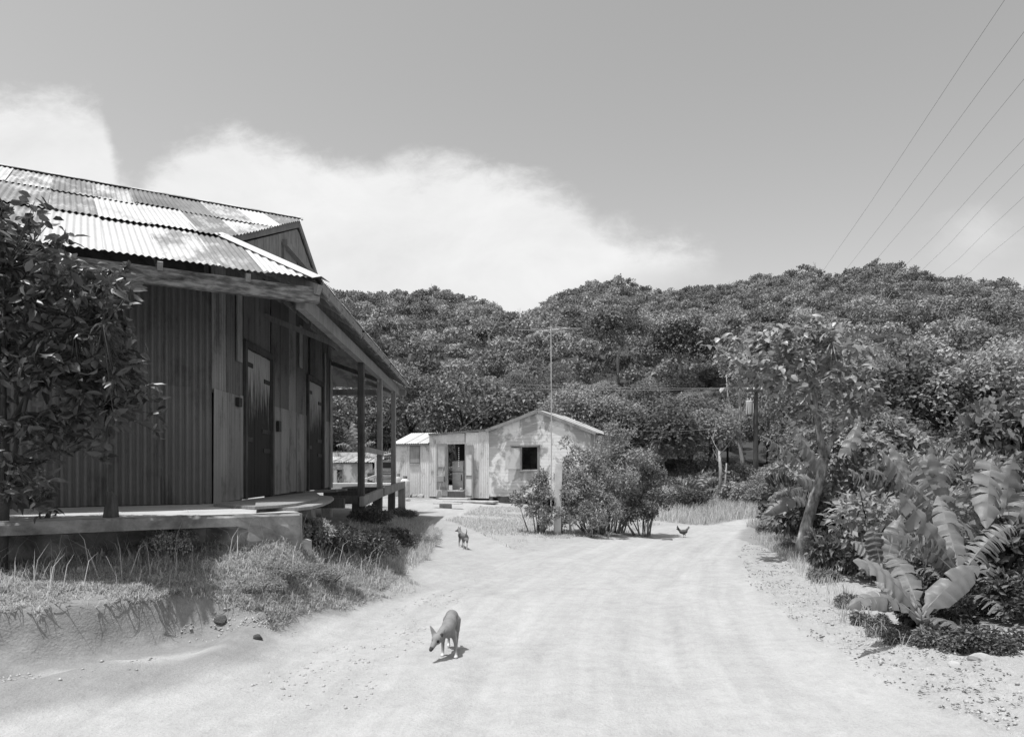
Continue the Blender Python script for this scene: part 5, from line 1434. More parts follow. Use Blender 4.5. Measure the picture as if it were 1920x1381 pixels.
    # thick growth behind the banana plants on the right
    for i in range(80):
        y = r.uniform(8.0, 24); lim = 4.9 + .16 * max(0, y - 8) + (.7 if y > 13 else 0)
        x = lim + r.uniform(.15, 6.0 + .35 * y) ** 1.0; px_ = CX + F * x / y
        if 1395 < px_ < 1640 and y < 16.5: continue
        q_ = r.uniform(1.0, 1.7); shrub(x, y, q_, q_ * r.uniform(.9, 1.35), int(r.choice([0, 1, 2, 4])), r.choice(['leaf_shrub', 'leaf_shrub', 'leaf_forest', 'leaf_dark']), 'leafy shrub in the dense growth behind the banana plants', 'dense growth right of the road')
    for (x, y, rx, h) in ((5.0, 8.4, .7, .7), (5.2, 9.6, .8, .8), (7.0, 12.0, .8, 1.0), (7.0, 15.2, 1.1, 1.5), (7.4, 17.2, 1.2, 1.6), (8.2, 20.0, 1.3, 1.7), (5.6, 7.4, .9, 1.0), (4.4, 7.3, .5, .45), (3.95, 6.75, .4, .35), (4.9, 6.6, .6, .5), (7.4, 14.2, .9, 1.1)):
        shrub(x, y, rx, h, int(r.choice([0, 1, 3])), 'leaf_dark', 'dark low shrub shading the ground at the edge of the banana plants', 'dark shrubs under the banana plants')
    g = G(1560, 1075); shrub(g[0] + .1, g[1], .55, .75, 3, 'leaf_shrub', 'leafy weed bush at the foot of the leaning tree', name='weed_bush')
    # weeds on the left bank and at the platform corner
    for i, (px, py, rx, h) in enumerate(((1598, 1140, .22, .2), (1630, 1170, .2, .16), (1665, 1190, .22, .18), (1700, 1206, .2, .15), (1775, 1214, .25, .2), (1815, 1216, .28, .24), (1860, 1222, .3, .25), (1545, 1090, .25, .22), (1480, 1030, .3, .25), (1440, 1000, .35, .3))):
        g = G(px, py); shrub(g[0], g[1], rx, h, [1, 3, 0][i % 3], 'leaf_shrub', 'low weed in the fringe between the right verge and the banana plants', 'weed fringe right of the road', name='weed')
    for px, py, rx, h, k, mat, lab in ((520, 988, .30, .20, 4, 'leaf_pale', 'low pale weed growing against the platform end'), (555, 992, .22, .24, 1, 'leaf_pale', 'broad pale weed at the very corner of the platform'), (585, 1020, .34, .42, 1, 'leaf_pale', 'pale leafy weed under the platform corner'), (540, 1075, .40, .18, 4, 'leaf_pale', 'low spreading weed on the middle of the left bank'),
            (620, 1085, .36, .24, 4, 'leaf_pale', 'bushy weed on the bank beside the warehouse shadow'), (320, 1040, .30, .38, 2, 'leaf_pale', 'small weed catching sun in front of the platform shade'), (640, 1040, .4, .5, 0, 'leaf_shrub', 'weed clump in the shade of the porch roof'),
            (690, 1050, .5, .55, 2, 'leaf_shrub', 'wide weed clump in the porch shadow'), (740, 1030, .4, .45, 1, 'leaf_shrub', 'weed clump by the edge of the porch shadow'), (800, 1020, .3, .3, 4, 'leaf_pale', 'small grassy weed at the sunlit edge of the porch shadow'), (480, 1100, .32, .15, 4, 'leaf_pale', 'dark low weed above the eroded cut of the bank'), (700, 985, .5, .5, 0, 'leaf_shrub', 'weed growing round the nearest porch pier'), (755, 975, .45, .4, 0, 'leaf_shrub', 'weed growing round the last porch pier')):
        g = G(px, py); shrub(g[0], g[1], rx, h, k, mat, lab, 'weeds on the left bank', name='weed')
shrubs()

# ------------------------------------------------------------------ grass
def blades(x, y, h, w, lean=.5, r=rng, zoff=0.):
    n = len(x); z = HD(x, y) + zoff
    an = r.uniform(0, 2 * math.pi, n); d = np.stack([np.cos(an), np.sin(an), np.zeros(n)], 1); s = np.stack([-d[:, 1], d[:, 0], d[:, 2]], 1)
    b = np.stack([x, y, z - .01], 1); hh = (h * r.uniform(.5, 1.3, n))[:, None]; ww = (w * r.uniform(.7, 1.3, n))[:, None]; le = (lean * r.uniform(.3, 1.4, n))[:, None]
    m = b + d * hh * le * .35 + UP * hh * .6; t = b + d * hh * le + UP * hh * (1 - .25 * le)
    V = np.stack([b - s * ww / 2, b + s * ww / 2, m + s * ww * .35, t, m - s * ww * .35], 1).reshape(-1, 3)
    i = np.arange(n) * 5
    Fc = np.concatenate([np.stack([i, i + 1, i + 2], 1), np.stack([i, i + 2, i + 4], 1), np.stack([i + 4, i + 2, i + 3], 1)])
    return V, Fc
def grass():
    r = np.random.default_rng(77)
    def scatter(poly, n, dens_scale=1.5, thr=.0, seed=50):
        poly = np.array(poly); lo, hi = poly.min(0), poly.max(0); x = r.uniform(lo[0], hi[0], n * 3); y = r.uniform(lo[1], hi[1], n * 3)
        m = inpoly(x, y, [tuple(p) for p in poly]) & (fbm(x * dens_scale, y * dens_scale, 3, seed) + r.normal(size=len(x)) * .08 > thr)
        rd, pt = dirt_mask(x, y); m &= ~rd; m &= ~((x < -2.35) & (lip_d(x, y) < .0) & (y < 8))
        return x[m][:n], y[m][:n]
    bank = [XY(*q) for q in [(-200, 1165, .42), (100, 1155, .42), (220, 1136, .43), (330, 1126, .42), (420, 1130, .34), (500, 1156, .2), (620, 1135, .12), (700, 1110, .1), (745, 1088, .08), (660, 1030, .4), (560, 985, .88), (480, 985, .95), (350, 1010, .8), (200, 1035, .7), (20, 1045, .65), (-200, 1050, .6)]]
    bank_low = [gxy(*q) for q in [(400, 1130), (520, 1160), (600, 1150), (700, 1125), (800, 1105), (770, 1085), (700, 1060), (600, 1060), (500, 1090)]]
    parts = []
    x, y = scatter(bank, 70000, 1.5, -.13); parts.append(blades(x, y, .060, .0085, 1.25, r))
    x, y = scatter(bank, 5000, 2.2, .04, 60); parts.append(blades(x, y, .14, .009, .9, r))
    x, y = scatter(bank, 260, 2.0, -.2, 61); parts.append(blades(x, y, .42, .008, .7, r))
    x, y = scatter(bank_low, 9000, 2., -.03, 62); parts.append(blades(x, y, .06, .008, 1.1, r))
    V = np.concatenate([p[0] for p in parts]); off = 0; Fs = []
    for p in parts: Fs.append(p[1] + off); off += len(p[0])
    o = place('bank_grass', np_mesh('bank_grass', V, np.concatenate(Fs)), M['grass']); tag(o, 'dry sunlit grass covering the bank below the warehouse platform', 'grass', kind='stuff')
    # roots and grass hanging over the cut
    cut = np.array([XY(*q) for q in [(-200, 1165, .42), (100, 1152, .42), (220, 1134, .43), (330, 1124, .42), (420, 1128, .34), (500, 1154, .2)]])
    k = r.uniform(0, len(cut) - 1.001, 170); j = k.astype(int); f = (k - j)[:, None]; q = cut[j] * (1 - f) + cut[j + 1] * f
    dens = fbm(k * 4.3, k * 0 + 1, 3, 90) > .09; q = q[dens]; n = len(q)
    q = q + r.normal(size=q.shape) * .03; q[:, 1] -= (lip_d(q[:, 0], q[:, 1]) - .03); z = HD(q[:, 0], q[:, 1]); b = np.stack([q[:, 0], q[:, 1], z + .02], 1)
    d = unit(np.stack([r.normal(size=n) * .9 + .2, -np.abs(r.normal(size=n)) * .6 - .25, np.zeros(n)], 1)); L = (.05 + .33 * r.random(n) ** 2)[:, None]
    m = b + d * L * .4 - UP * L * .1; t = b + d * L * .62 - UP * L * .95; s = np.stack([-d[:, 1], d[:, 0], d[:, 2]], 1) * .0022
    V = np.stack([b - s, b + s, m + s, t, m - s], 1).reshape(-1, 3); i = np.arange(n) * 5
    Fc = np.concatenate([np.stack([i, i + 1, i + 2], 1), np.stack([i, i + 2, i + 4], 1), np.stack([i + 4, i + 2, i + 3], 1)])
    o = place('hanging_roots', np_mesh('hanging_roots', V, Fc), M['bark_dark']); tag(o, 'dark roots and dead grass hanging over the eroded bank', 'roots', kind='stuff')
    # porch shade grass
    por = [gxy(*q) for q in [(590, 1020), (640, 1090), (720, 1085), (790, 1060), (830, 1000), (800, 985), (760, 970), (660, 980)]]
    x, y = scatter(por, 14000, 1.4, -.15, 63); V1 = blades(x, y, .16, .010, .8, r)
    o = place('porch_grass', np_mesh('porch_grass', *V1), M['grass']); tag(o, 'darker grass growing round the piers of the porch', 'grass', kind='stuff')
    # yard and field grass beyond
    yard = [gxy(*q) for q in [(835, 975), (900, 950), (1000, 950), (1240, 984), (1150, 1000), (1040, 1012), (960, 1030), (900, 1000)]]
    x, y = scatter(yard, 14000, .9, -.03, 64); V1 = blades(x, y, .09, .014, .9, r)
    x, y = scatter([(3.2, 26.5), (7.6, 23.0), (7.2, 19.5), (16, 18), (16, 34), (2, 36)], 26000, .5, -.3, 65); V2 = blades(x, y, .38, .02, .6, r)
    V = np.concatenate([V1[0], V2[0]]); Fc = np.concatenate([V1[1], V2[1] + len(V1[0])])
    o = place('yard_grass', np_mesh('yard_grass', V, Fc), M['grass']); tag(o, 'patchy grass in the yard and on the bank at the road bend', 'grass', kind='stuff')
    # right verge
    ver = [gxy(*q) for q in [(1410, 1010), (1470, 1050), (1530, 1110), (1570, 1160), (1610, 1200), (1700, 1222), (1640, 1165), (1590, 1110), (1540, 1050), (1480, 1000), (1430, 985)]]
    x, y = scatter(ver, 13000, 1.6, -.14, 66); V1 = blades(x, y, .17, .007, .7, r)
    ver2 = [gxy(*q) for q in [(1400, 1080), (1560, 1195), (1720, 1290), (1850, 1340), (1900, 1280), (1640, 1200), (1500, 1080)]]
    x, y = scatter(ver2, 2500, 2.2, .06, 67); V2 = blades(x, y, .035, .007, 1.2, r)
    V = np.concatenate([V1[0], V2[0]]); Fc = np.concatenate([V1[1], V2[1] + len(V1[0])])
    o = place('verge_grass', np_mesh('verge_grass', V, Fc), M['grass']); tag(o, 'tufts of grass along the right edge of the road', 'grass', kind='stuff')
    # sparse tufts on the path side of the road
    mid = [gxy(*q) for q in [(450, 1300), (620, 1200), (760, 1130), (880, 1085), (960, 1060), (860, 1120), (760, 1190), (640, 1300)]]
    xx = r.uniform(-4, 1, 60000); yy = r.uniform(4.5, 12, 60000); m = inpoly(xx, yy, [tuple(p) for p in mid]) & (fbm(xx * 2.2, yy * 2.2, 3, 71) > .12)
    V1 = blades(xx[m][:2600], yy[m][:2600], .022, .006, 1.3, r)
    o = place('road_tufts', np_mesh('road_tufts', *V1), M['grass_dry']); tag(o, 'thin dry grass tufts on the left side of the road', 'grass', kind='stuff')
    # clods and stones
    def stones(polys, n, s0, s1, seed):
        rr = np.random.default_rng(seed); X = []; 
        for poly, k in polys:
            poly = np.array(poly); lo, hi = poly.min(0), poly.max(0); x = rr.uniform(lo[0], hi[0], k * 6); y = rr.uniform(lo[1], hi[1], k * 6); mm = inpoly(x, y, [tuple(p) for p in poly]) & (fbm(x * 1.6, y * 1.6, 3, seed) + rr.normal(size=len(x)) * .06 > .0)
            X.append(np.stack([x[mm][:k], y[mm][:k]], 1))
        X = np.concatenate(X); n = len(X); z = HD(X[:, 0], X[:, 1]); c = np.stack([X[:, 0], X[:, 1], z], 1)
        oct_ = np.array([[1, 0, 0], [0, 1, 0], [-1, 0, 0], [0, -1, 0], [0, 0, .8], [0, 0, -.6]], float)
        s = (s0 + (s1 - s0) * rr.random(n) ** 4)[:, None, None]; V = oct_[None] * s * rr.uniform(.5, 1.4, (n, 6, 1)); an = rr.uniform(0, 6.28, n); ca, sa_ = np.cos(an), np.sin(an)
        V = np.stack([V[..., 0] * ca[:, None] - V[..., 1] * sa_[:, None], V[..., 0] * sa_[:, None] + V[..., 1] * ca[:, None], V[..., 2]], -1) + c[:, None, :]
        fo = np.array([[0, 1, 4], [1, 2, 4], [2, 3, 4], [3, 0, 4], [1, 0, 5], [2, 1, 5], [3, 2, 5], [0, 3, 5]])
        return V.reshape(-1, 3), (fo[None] + (np.arange(n) * 6)[:, None, None]).reshape(-1, 3)
    v2 = [gxy(*q) for q in [(1390, 1060), (1480, 1160), (1600, 1245), (1740, 1320), (1900, 1381), (1960, 1300), (1760, 1215), (1640, 1195), (1540, 1120), (1470, 1040)]]
    lf = [gxy(*q) for q in [(-40, 1250), (200, 1238), (350, 1215), (480, 1190), (560, 1175), (520, 1200), (350, 1250), (100, 1285), (-40, 1300)]]
    bf = [gxy(*q) for q in [(330, 1190), (420, 1140), (480, 1150), (540, 1175), (430, 1200)]]
    rd = [gxy(*q) for q in [(430, 1300), (620, 1200), (760, 1130), (900, 1090), (820, 1180), (660, 1340)]]
    o = place('dirt_clods', np_mesh('dirt_clods', *stones([(v2, 4200), (lf, 900), (bf, 500), (rd, 900)], 0, .003, .020, 88)), M['clod']); tag(o, 'loose dirt clods and pebbles scattered along both road edges', 'gravel', kind='stuff')
M['earth_lump'] = surf('earth_lump', .06, .16, 8, bstr=.9, bdist=.03)
M['clod'] = surf('clod', .26, .5, 4, kind='World', rand=False, bstr=.5)
grass()
M['litter'] = leafmat('litter', .06, .26, .8, .1, .2, .0)
def litter():
    r = np.random.default_rng(19)
    poly = [gxy(*q) for q in [(1385, 1040), (1400, 1090), (1480, 1165), (1600, 1250), (1740, 1320), (1900, 1385), (1960, 1290), (1760, 1225), (1640, 1200), (1540, 1130), (1470, 1045), (1410, 1000)]]
    lo, hi = np.min(poly, 0), np.max(poly, 0); x = r.uniform(lo[0], hi[0], 14000); y = r.uniform(lo[1], hi[1], 14000)
    m = inpoly(x, y, [tuple(p) for p in poly]) & (fbm(x * 2.4, y * 2.4, 3, 23) > .07); x, y = x[m][:1500], y[m][:1500]
    pos = np.stack([x, y, HD(x, y) + .008], 1); an = r.uniform(0, 6.28, len(x)); d = np.stack([np.cos(an), np.sin(an), r.uniform(-.1, .5, len(x))], 1)
    V, Fc = leaves(pos, d, unit(r.normal(size=pos.shape) * .4 + UP), .030, .016, .3, r)
    tag(place('leaf_litter', np_mesh('leaf_litter', V, Fc), M['litter']), 'dark dead leaves strewn over the right verge', 'litter', kind='stuff')
litter()
for (px, py, s, lab) in ((415, 1165, .13, 'dark clod of earth standing in the eroded bank'), (482, 1196, .10, 'dark lump of earth lying below the left bank'), (1543, 1193, .06, 'small dark stone alone on the right verge'), (1790, 1250, .10, 'pale lump of earth at the foot of the banana plant'), (1840, 1240, .14, 'larger pale lump of earth at the far right below the bananas')):
    g = G(px, py); rock(g[0], g[1], g[2] - .03, s, lab, mat='earth_lump' if 'dark' in lab else 'clod')

# ------------------------------------------------------------------ banana plants
def banana_leaf(base, tip, arch, width, torn, r, parent, side_hint=None, droop=.35):
    """leaf blade along an arched midrib; torn leaves have separate drooping strips"""
    base, tip = np.asarray(base, float), np.asarray(tip, float)
    L = np.linalg.norm(tip - base); n = 32
    ctrl = (base + tip) / 2 + UP * arch
    ts = np.linspace(0, 1, n + 1); mid = np.array([(1 - t) ** 2 * base + 2 * t * (1 - t) * ctrl + t * t * tip for t in ts])
    tan = unit(np.gradient(mid, axis=0))
    hint = side_hint if side_hint is not None else UP
    side = unit(np.cross(tan, hint)); nor = np.cross(side, tan)
    prof = np.array([0.04 if t < .10 else width * .5 * min(1, ((t - .10) / .16)) ** .6 * (1 - max(0, (t - .55) / .46) ** 2.4) + .004 for t in ts])
    V = []; Fc = []; UV = []
    for sg in (1, -1):
        k = 0; ph = r.uniform(0, 6)
        while k < n:
            ln = int(r.integers(1, 3)) if torn > .5 else (int(r.integers(2, 7)) if torn > .25 else int(r.integers(6, 14)))
            e = min(n, k + ln); fall = droop * r.uniform(.4, 1.5) * (1 + torn)
            sh = r.uniform(-.05, .05) * torn; shrink = 1 - torn * r.uniform(0, .25)
            b0 = len(V)
            for j in range(k, e + 1):
                g = .0
                w = prof[j] * shrink
                jj = j
                m = mid[jj]
                if torn > .2 and (j == k or j == e) and 0 < j < n: m_out = m + tan[jj] * (L / n) * (.30 * min(1, torn + .3)) * (1 if j == k else -1)
                else: m_out = m
                for c, q in enumerate((0., .5, 1.)):
                    p = (m if c == 0 else m_out) + side[jj] * sg * w * q + nor[jj] * (w * .18 * q - w * fall * q * q) + tan[jj] * sh * q - UP * w * fall * .5 * q * q + nor[jj] * q * w * .16 * math.sin(j * 1.35 + ph)
                    V.append(p); UV.append((ts[jj] * 3, .5 + sg * q * .5))
            cnt = e - k + 1
            for a in range(cnt - 1):
                for c in range(2):
                    i0 = b0 + a * 3 + c; Fc.append((i0, i0 + 1, i0 + 4, i0 + 3))
            k = e
    V = np.array(V); c = base
    org = ORG[parent.name]
    me = np_mesh('leaf', V - c, np.array(Fc), True)
    uvl = me.uv_layers.new(name='UVMap'); uva = np.array(UV); li = np.zeros(len(me.loops), np.int32); me.loops.foreach_get('vertex_index', li); uvl.data.foreach_set('uv', uva[li].astype(np.float32).ravel())
    o = place('leaf', me, M['banana'], parent, c - org); ORG[o.name] = c
    rib = MB().tube([mid[0] - nor[0] * .006] + [mid[i] - nor[i] * .006 for i in range(4, n + 1, 4)], list(np.linspace(.011, .002, 9)), 5)
    rib.build('midrib', M['leaf_pale_solid'], o, smooth=True)
    return o
M['leaf_pale_solid'] = surf('leaf_rib', .18, .26, 6, bstr=0)
M['pseudostem'] = surf('pseudostem', .05, .17, 8, (1, 1, .2), bstr=.4)
def banana(px, py, Y, h, lv, label, seed=0, r0=.07):
    r = np.random.default_rng(seed)
    b = P(px, py, Y); b[2] = H1(b[0], b[1])
    t = thing('banana_plant', tuple(b), label, 'banana plant', 'banana plants along the road')
    top = A(b[0], b[1], EYE + (HY - float(np.mean([l[1] for l in lv]))) * Y / F - .06); top = top + (np.array([np.mean([P(l[0], l[1], Y)[0] for l in lv]), Y, top[2]]) - top) * .7; h = top[2] - b[2]
    MB().tube([b - UP * .1, (b + top) / 2, top], [r0, r0 * .8, r0 * .3], 9).build('stem', M['pseudostem'], t, smooth=True)
    for (bx, by, tx, ty, dy, arch, w, torn) in lv:
        base = P(bx, by, Y) ; tip = P(tx, ty, Y + dy)
        banana_leaf(base, tip, arch, w * .92, min(1, torn + .15), r, t, side_hint=nrm(A(r.uniform(-.25, .25), -.75 + r.uniform(-.2, .2), .65)))
        MB().tube([top - UP * h * .15, (top + base) / 2, base + (tip - base) * .06], [.02, .017, .013], 6).build('petiole', M['leaf_pale_solid'], t, smooth=True)
def bananas():
    banana(1732, 1215, 6.25, .30, [(1722, 1152, 1600, 1050, -.2, .22, .24, .0), (1724, 1160, 1590, 1137, -.45, .26, .17, .3), (1730, 1150, 1836, 1062, .3, .10, .25, .05), (1732, 1172, 1796, 1178, -.5, .15, .17, .3), (1722, 1135, 1640, 1090, .25, .10, .16, .0), (1722, 1140, 1668, 1035, .5, .15, .24, .15)],
           'young banana plant with broad smooth leaves at the near right edge of the road', 1, .045)
    banana(1800, 1195, 7.0, .75, [(1802, 1085, 1688, 922, -.1, .06, .32, .3), (1798, 1082, 1640, 1000, -.3, .26, .22, .95), (1800, 1080, 1700, 1000, -.1, .30, .26, .55), (1806, 1075, 1905, 985, .1, .2, .30, .4), (1802, 1090, 1700, 1030, .2, .2, .22, .9), (1800, 1080, 1760, 930, .5, .1, .26, .15), (1808, 1120, 1900, 1160, -.5, .2, .24, .6), (1795, 1090, 1715, 975, .4, .1, .26, .1)],
           'banana plant with one long upright leaf behind the young one', 2, .06)
    banana(1660, 1110, 7.6, .5, [(1652, 1060, 1634, 985, .1, .02, .26, .0), (1655, 1062, 1596, 1015, .1, .12, .2, .1), (1660, 1060, 1690, 970, .2, .05, .25, .1), (1656, 1070, 1720, 1045, -.3, .2, .24, .8)],
           'small banana shoot with upright leaves left of the long upright leaf', 10, .045)
    banana(1875, 1180, 7.8, 1.1, [(1870, 1030, 1815, 850, .0, .1, .36, .6), (1872, 1035, 1800, 900, -.3, .3, .3, .9), (1880, 1030, 1960, 900, 0, .2, .34, .4), (1870, 1040, 1770, 1000, -.4, .35, .3, .5), (1840, 880, 1835, 1010, -.2, .25, .3, .7), (1860, 860, 1850, 990, -.5, .3, .34, .3), (1875, 1040, 1900, 850, .3, .1, .33, .3), (1872, 1050, 1845, 1130, -.8, .4, .3, .7)],
           'tall banana plant at the far right with hanging torn leaves', 3, .08)
    banana(1790, 1120, 8.6, .9, [(1790, 1010, 1712, 850, .1, .08, .34, .5), (1792, 1012, 1745, 835, .3, .05, .3, .3), (1795, 1010, 1850, 860, .1, .15, .32, .9), (1788, 1015, 1690, 900, -.2, .22, .3, 1.), (1796, 1015, 1870, 930, -.2, .25, .3, .8)],
           'banana plant with tall narrow split leaves rising behind the long upright leaf', 11, .07)
    banana(1760, 1080, 9.5, 1.1, [(1725, 950, 1650, 842, -.3, .15, .34, .35), (1728, 955, 1668, 828, .3, .08, .28, .2), (1735, 945, 1745, 850, .2, .1, .27, .1), (1725, 955, 1612, 880, -.2, .3, .3, 1.), (1760, 930, 1712, 838, .4, .14, .26, .9), (1742, 950, 1800, 840, .3, .2, .3, .9), (1740, 960, 1660, 960, -.5, .3, .28, .4)],
           'banana plant with ragged upright leaves in the middle of the right thicket', 4, .08)
    banana(1575, 1025, 15.2, 1.2, [(1555, 930, 1423, 815, -.3, .35, .42, 1.), (1556, 930, 1470, 770, .3, .2, .36, .8), (1555, 925, 1500, 820, -.3, .3, .4, .1), (1560, 930, 1440, 935, -.3, .4, .38, .4), (1566, 925, 1612, 790, .2, .2, .38, .2), (1560, 940, 1432, 965, -.5, .45, .36, .3), (1568, 930, 1640, 870, 0, .3, .4, .6), (1565, 935, 1660, 905, -.4, .4, .4, .3), (1560, 935, 1490, 900, -.6, .35, .4, .2)],
           'banana plant behind the leaning tree trunk with frayed leaves', 5, .10)
    banana(1700, 1140, 8.2, .6, [(1695, 1080, 1628, 1008, -.3, .2, .28, .5), (1698, 1078, 1690, 965, .1, .1, .26, .3), (1702, 1080, 1770, 1010, 0, .2, .26, .5), (1698, 1085, 1610, 1075, -.5, .28, .25, .7), (1700, 1085, 1765, 1085, -.5, .25, .25, .6)],
           'low banana plant tucked behind the young one', 9, .05)
    banana(1690, 1035, 12.5, 1.0, [(1655, 960, 1590, 880, -.3, .3, .36, .4), (1660, 955, 1640, 850, .2, .15, .34, .2), (1668, 955, 1720, 880, 0, .2, .34, .6), (1660, 965, 1585, 975, -.5, .4, .34, .5), (1665, 965, 1730, 985, -.4, .4, .34, .5)],
           'dark shaded banana plant between the leaning tree and the ragged one', 6, .09)
    banana(1310, 945, 30.0, .9, [(1310, 925, 1268, 898, 0, .4, .5, .6), (1310, 925, 1290, 890, 0, .3, .5, .4), (1312, 925, 1345, 895, 0, .4, .5, .5), (1312, 925, 1325, 885, .3, .2, .5, .3), (1310, 930, 1275, 925, -.4, .5, .5, .7), (1312, 930, 1350, 925, -.4, .5, .5, .7)],
           'small far banana clump beyond the bend of the road', 7, .1)
    banana(668, 880, 40.0, 1.7, [(668, 850, 645, 800, 0, .3, .6, .7), (668, 850, 690, 800, 0, .3, .6, .5), (668, 852, 630, 835, -.3, .6, .6, .8), (668, 852, 705, 830, 0, .6, .6, .7), (668, 850, 660, 790, .4, .2, .6, .3)],
           'far banana plant seen between the porch posts', 8, .13)
bananas()

# ------------------------------------------------------------------ leaning tree with big leaves
def leaning_tree():
    Y = 13.7; r = np.random.default_rng(41)
    b = G(1500, 1045); Y = b[1]
    t = thing('leaning_tree', tuple(b), 'leaning tree with blotchy trunk and large pale leaves right of the road', 'tree')
    def pp(x, y, dy=0): return P(x, y, Y + dy)
    paths = [([(1498, 1050), (1508, 1000), (1522, 950), (1538, 900), (1545, 858)], [.125, .105, .10, .095, .09], 0),
             ([(1545, 862), (1538, 820), (1532, 770), (1520, 720), (1505, 680)], [.07, .06, .05, .04, .025], -.1),
             ([(1545, 862), (1562, 820), (1588, 790), (1596, 760), (1585, 700), (1580, 660)], [.06, .05, .045, .04, .03, .02], .3),
             ([(1532, 770), (1500, 730), (1450, 690), (1400, 665), (1350, 655)], [.04, .03, .025, .02, .012], -.3),
             ([(1520, 720), (1490, 670), (1460, 640)], [.03, .02, .01], .5), ([(1585, 700), (1610, 680), (1640, 690)], [.03, .02, .01], -.3), ([(1520, 720), (1545, 670), (1560, 640)], [.03, .02, .01], -.6), ([(1596, 760), (1620, 740), (1625, 720)], [.03, .02, .01], -.5)]
    mb = MB(); tips = []
    for pl, rad, dy in paths:
        q = [pp(x, y, dy * i / max(1, len(pl) - 1)) for i, (x, y) in enumerate(pl)]; mb.tube(q, rad, 9); tips.append(q)
    cl = []
    for (x, y, rx, ry, n) in ((1350, 650, 35, 28, 9), (1400, 655, 45, 32, 14), (1450, 640, 50, 32, 18), (1490, 640, 45, 40, 18), (1540, 650, 50, 45, 20), (1590, 680, 45, 50, 18), (1620, 720, 28, 35, 9), (1500, 690, 50, 40, 16), (1440, 695, 50, 32, 12), (1560, 730, 50, 38, 14), (1480, 745, 40, 28, 6), (1600, 770, 28, 22, 5), (1470, 660, 70, 36, 14), (1420, 700, 60, 30, 9), (1520, 620, 50, 14, 8)):
        for i in range(n): cl.append(pp(x + r.uniform(-1, 1) * rx, y + r.uniform(-1, 1) * ry, r.uniform(-1.1, 1.1)))
    cl = np.array(cl); allq = np.concatenate([np.array(q[1:]) for q in tips[1:]])
    for c in cl:
        j = np.argmin(np.linalg.norm(allq - c, axis=1)); mb.tube([allq[j], (allq[j] + c) / 2 - UP * .05, c], [.012, .008, .005], 4)
    mb.build('trunk', M['bark'], t, smooth=True)
    pos = np.repeat(cl, 13, 0) + r.normal(size=(len(cl) * 13, 3)) * .06
    an = r.uniform(0, 6.28, len(pos)); d = np.stack([np.cos(an), np.sin(an), r.uniform(-.9, .25, len(pos))], 1)
    nn = unit(r.normal(size=pos.shape) * .45 + A(-.1, -.15, 1))
    V, Fc = leaves6(pos, d, nn, .17, .10, .15, r)
    me = np_mesh('crown', V - b, Fc); place('crown', me, M['leaf_big'], t)
leaning_tree()

# ------------------------------------------------------------------ glossy tree over the platform at the left edge
def left_tree():
    r = np.random.default_rng(55)
    b = A(-4.88, 6.85, 0); b[2] = H1(b[0], b[1])
    t = thing('glossy_tree', tuple(b), 'dark glossy-leaved tree at the left edge in front of the warehouse', 'tree')
    mb = MB(); tr = [b - UP * .1, b + A(.0, .05, .6), b + A(-.03, .1, 1.3), b + A(-.1, .1, 1.9), b + A(-.05, .1, 2.5)]
    mb.tube(tr, [.065, .055, .05, .045, .025], 9)
    cl = []
    reg = [(60, 470, 70, 80, 34), (30, 420, 60, 45, 14), (120, 540, 90, 60, 46), (180, 560, 60, 60, 26), (60, 620, 90, 90, 50), (150, 650, 80, 70, 42), (210, 680, 50, 60, 20), (80, 740, 100, 80, 50), (180, 750, 70, 60, 28), (250, 740, 45, 45, 12), (130, 815, 70, 45, 14), (40, 850, 60, 80, 34), (60, 930, 40, 50, 8), (205, 520, 40, 30, 12), (280, 775, 22, 40, 4), (-80, 560, 100, 160, 60), (-80, 760, 100, 120, 40), (40, 520, 60, 60, 20), (215, 600, 30, 40, 8)]
    for (x, y, rx, ry, n) in reg:
        for i in range(n): cl.append(P(x + r.uniform(-1, 1) * rx, y + r.uniform(-1, 1) * ry, 6.95 + r.uniform(-.5, .45)))
    cl = np.array(cl); limbs = []
    for k in range(16):
        a = tr[r.integers(1, 5)]; e = cl[r.integers(len(cl))]; m = a * .5 + e * .5 + A(0, 0, .1); mb.tube([a, m, e], [.028, .018, .008], 6); limbs += [m, (m + e) / 2, e, (a + m) / 2]
    limbs = np.array(limbs)
    for c in cl:
        j = np.argmin(np.linalg.norm(limbs - c, axis=1)); mb.tube([limbs[j], (limbs[j] + c) / 2 - UP * .03, c], [.007, .005, .003], 4)
    mb.build('trunk', M['bark_dark'], t, smooth=True)
    k = 8; pos = np.repeat(cl, k, 0) + r.normal(size=(len(cl) * k, 3)) * .03; an = r.uniform(0, 6.28, len(pos))
    d = np.stack([np.cos(an), np.sin(an), r.uniform(-1.4, .5, len(pos))], 1); nn = unit(r.normal(size=pos.shape) * .8 + A(-.1, -.3, .7))
    sel = r.random(len(pos)) < .85; pos, d, nn = pos[sel], d[sel], nn[sel]
    V, Fc = leaves6(pos, d, nn, .135, .058, .25, r); me = np_mesh('crown', V - b, Fc); place('crown', me, M['leaf_gloss'], t)
left_tree()

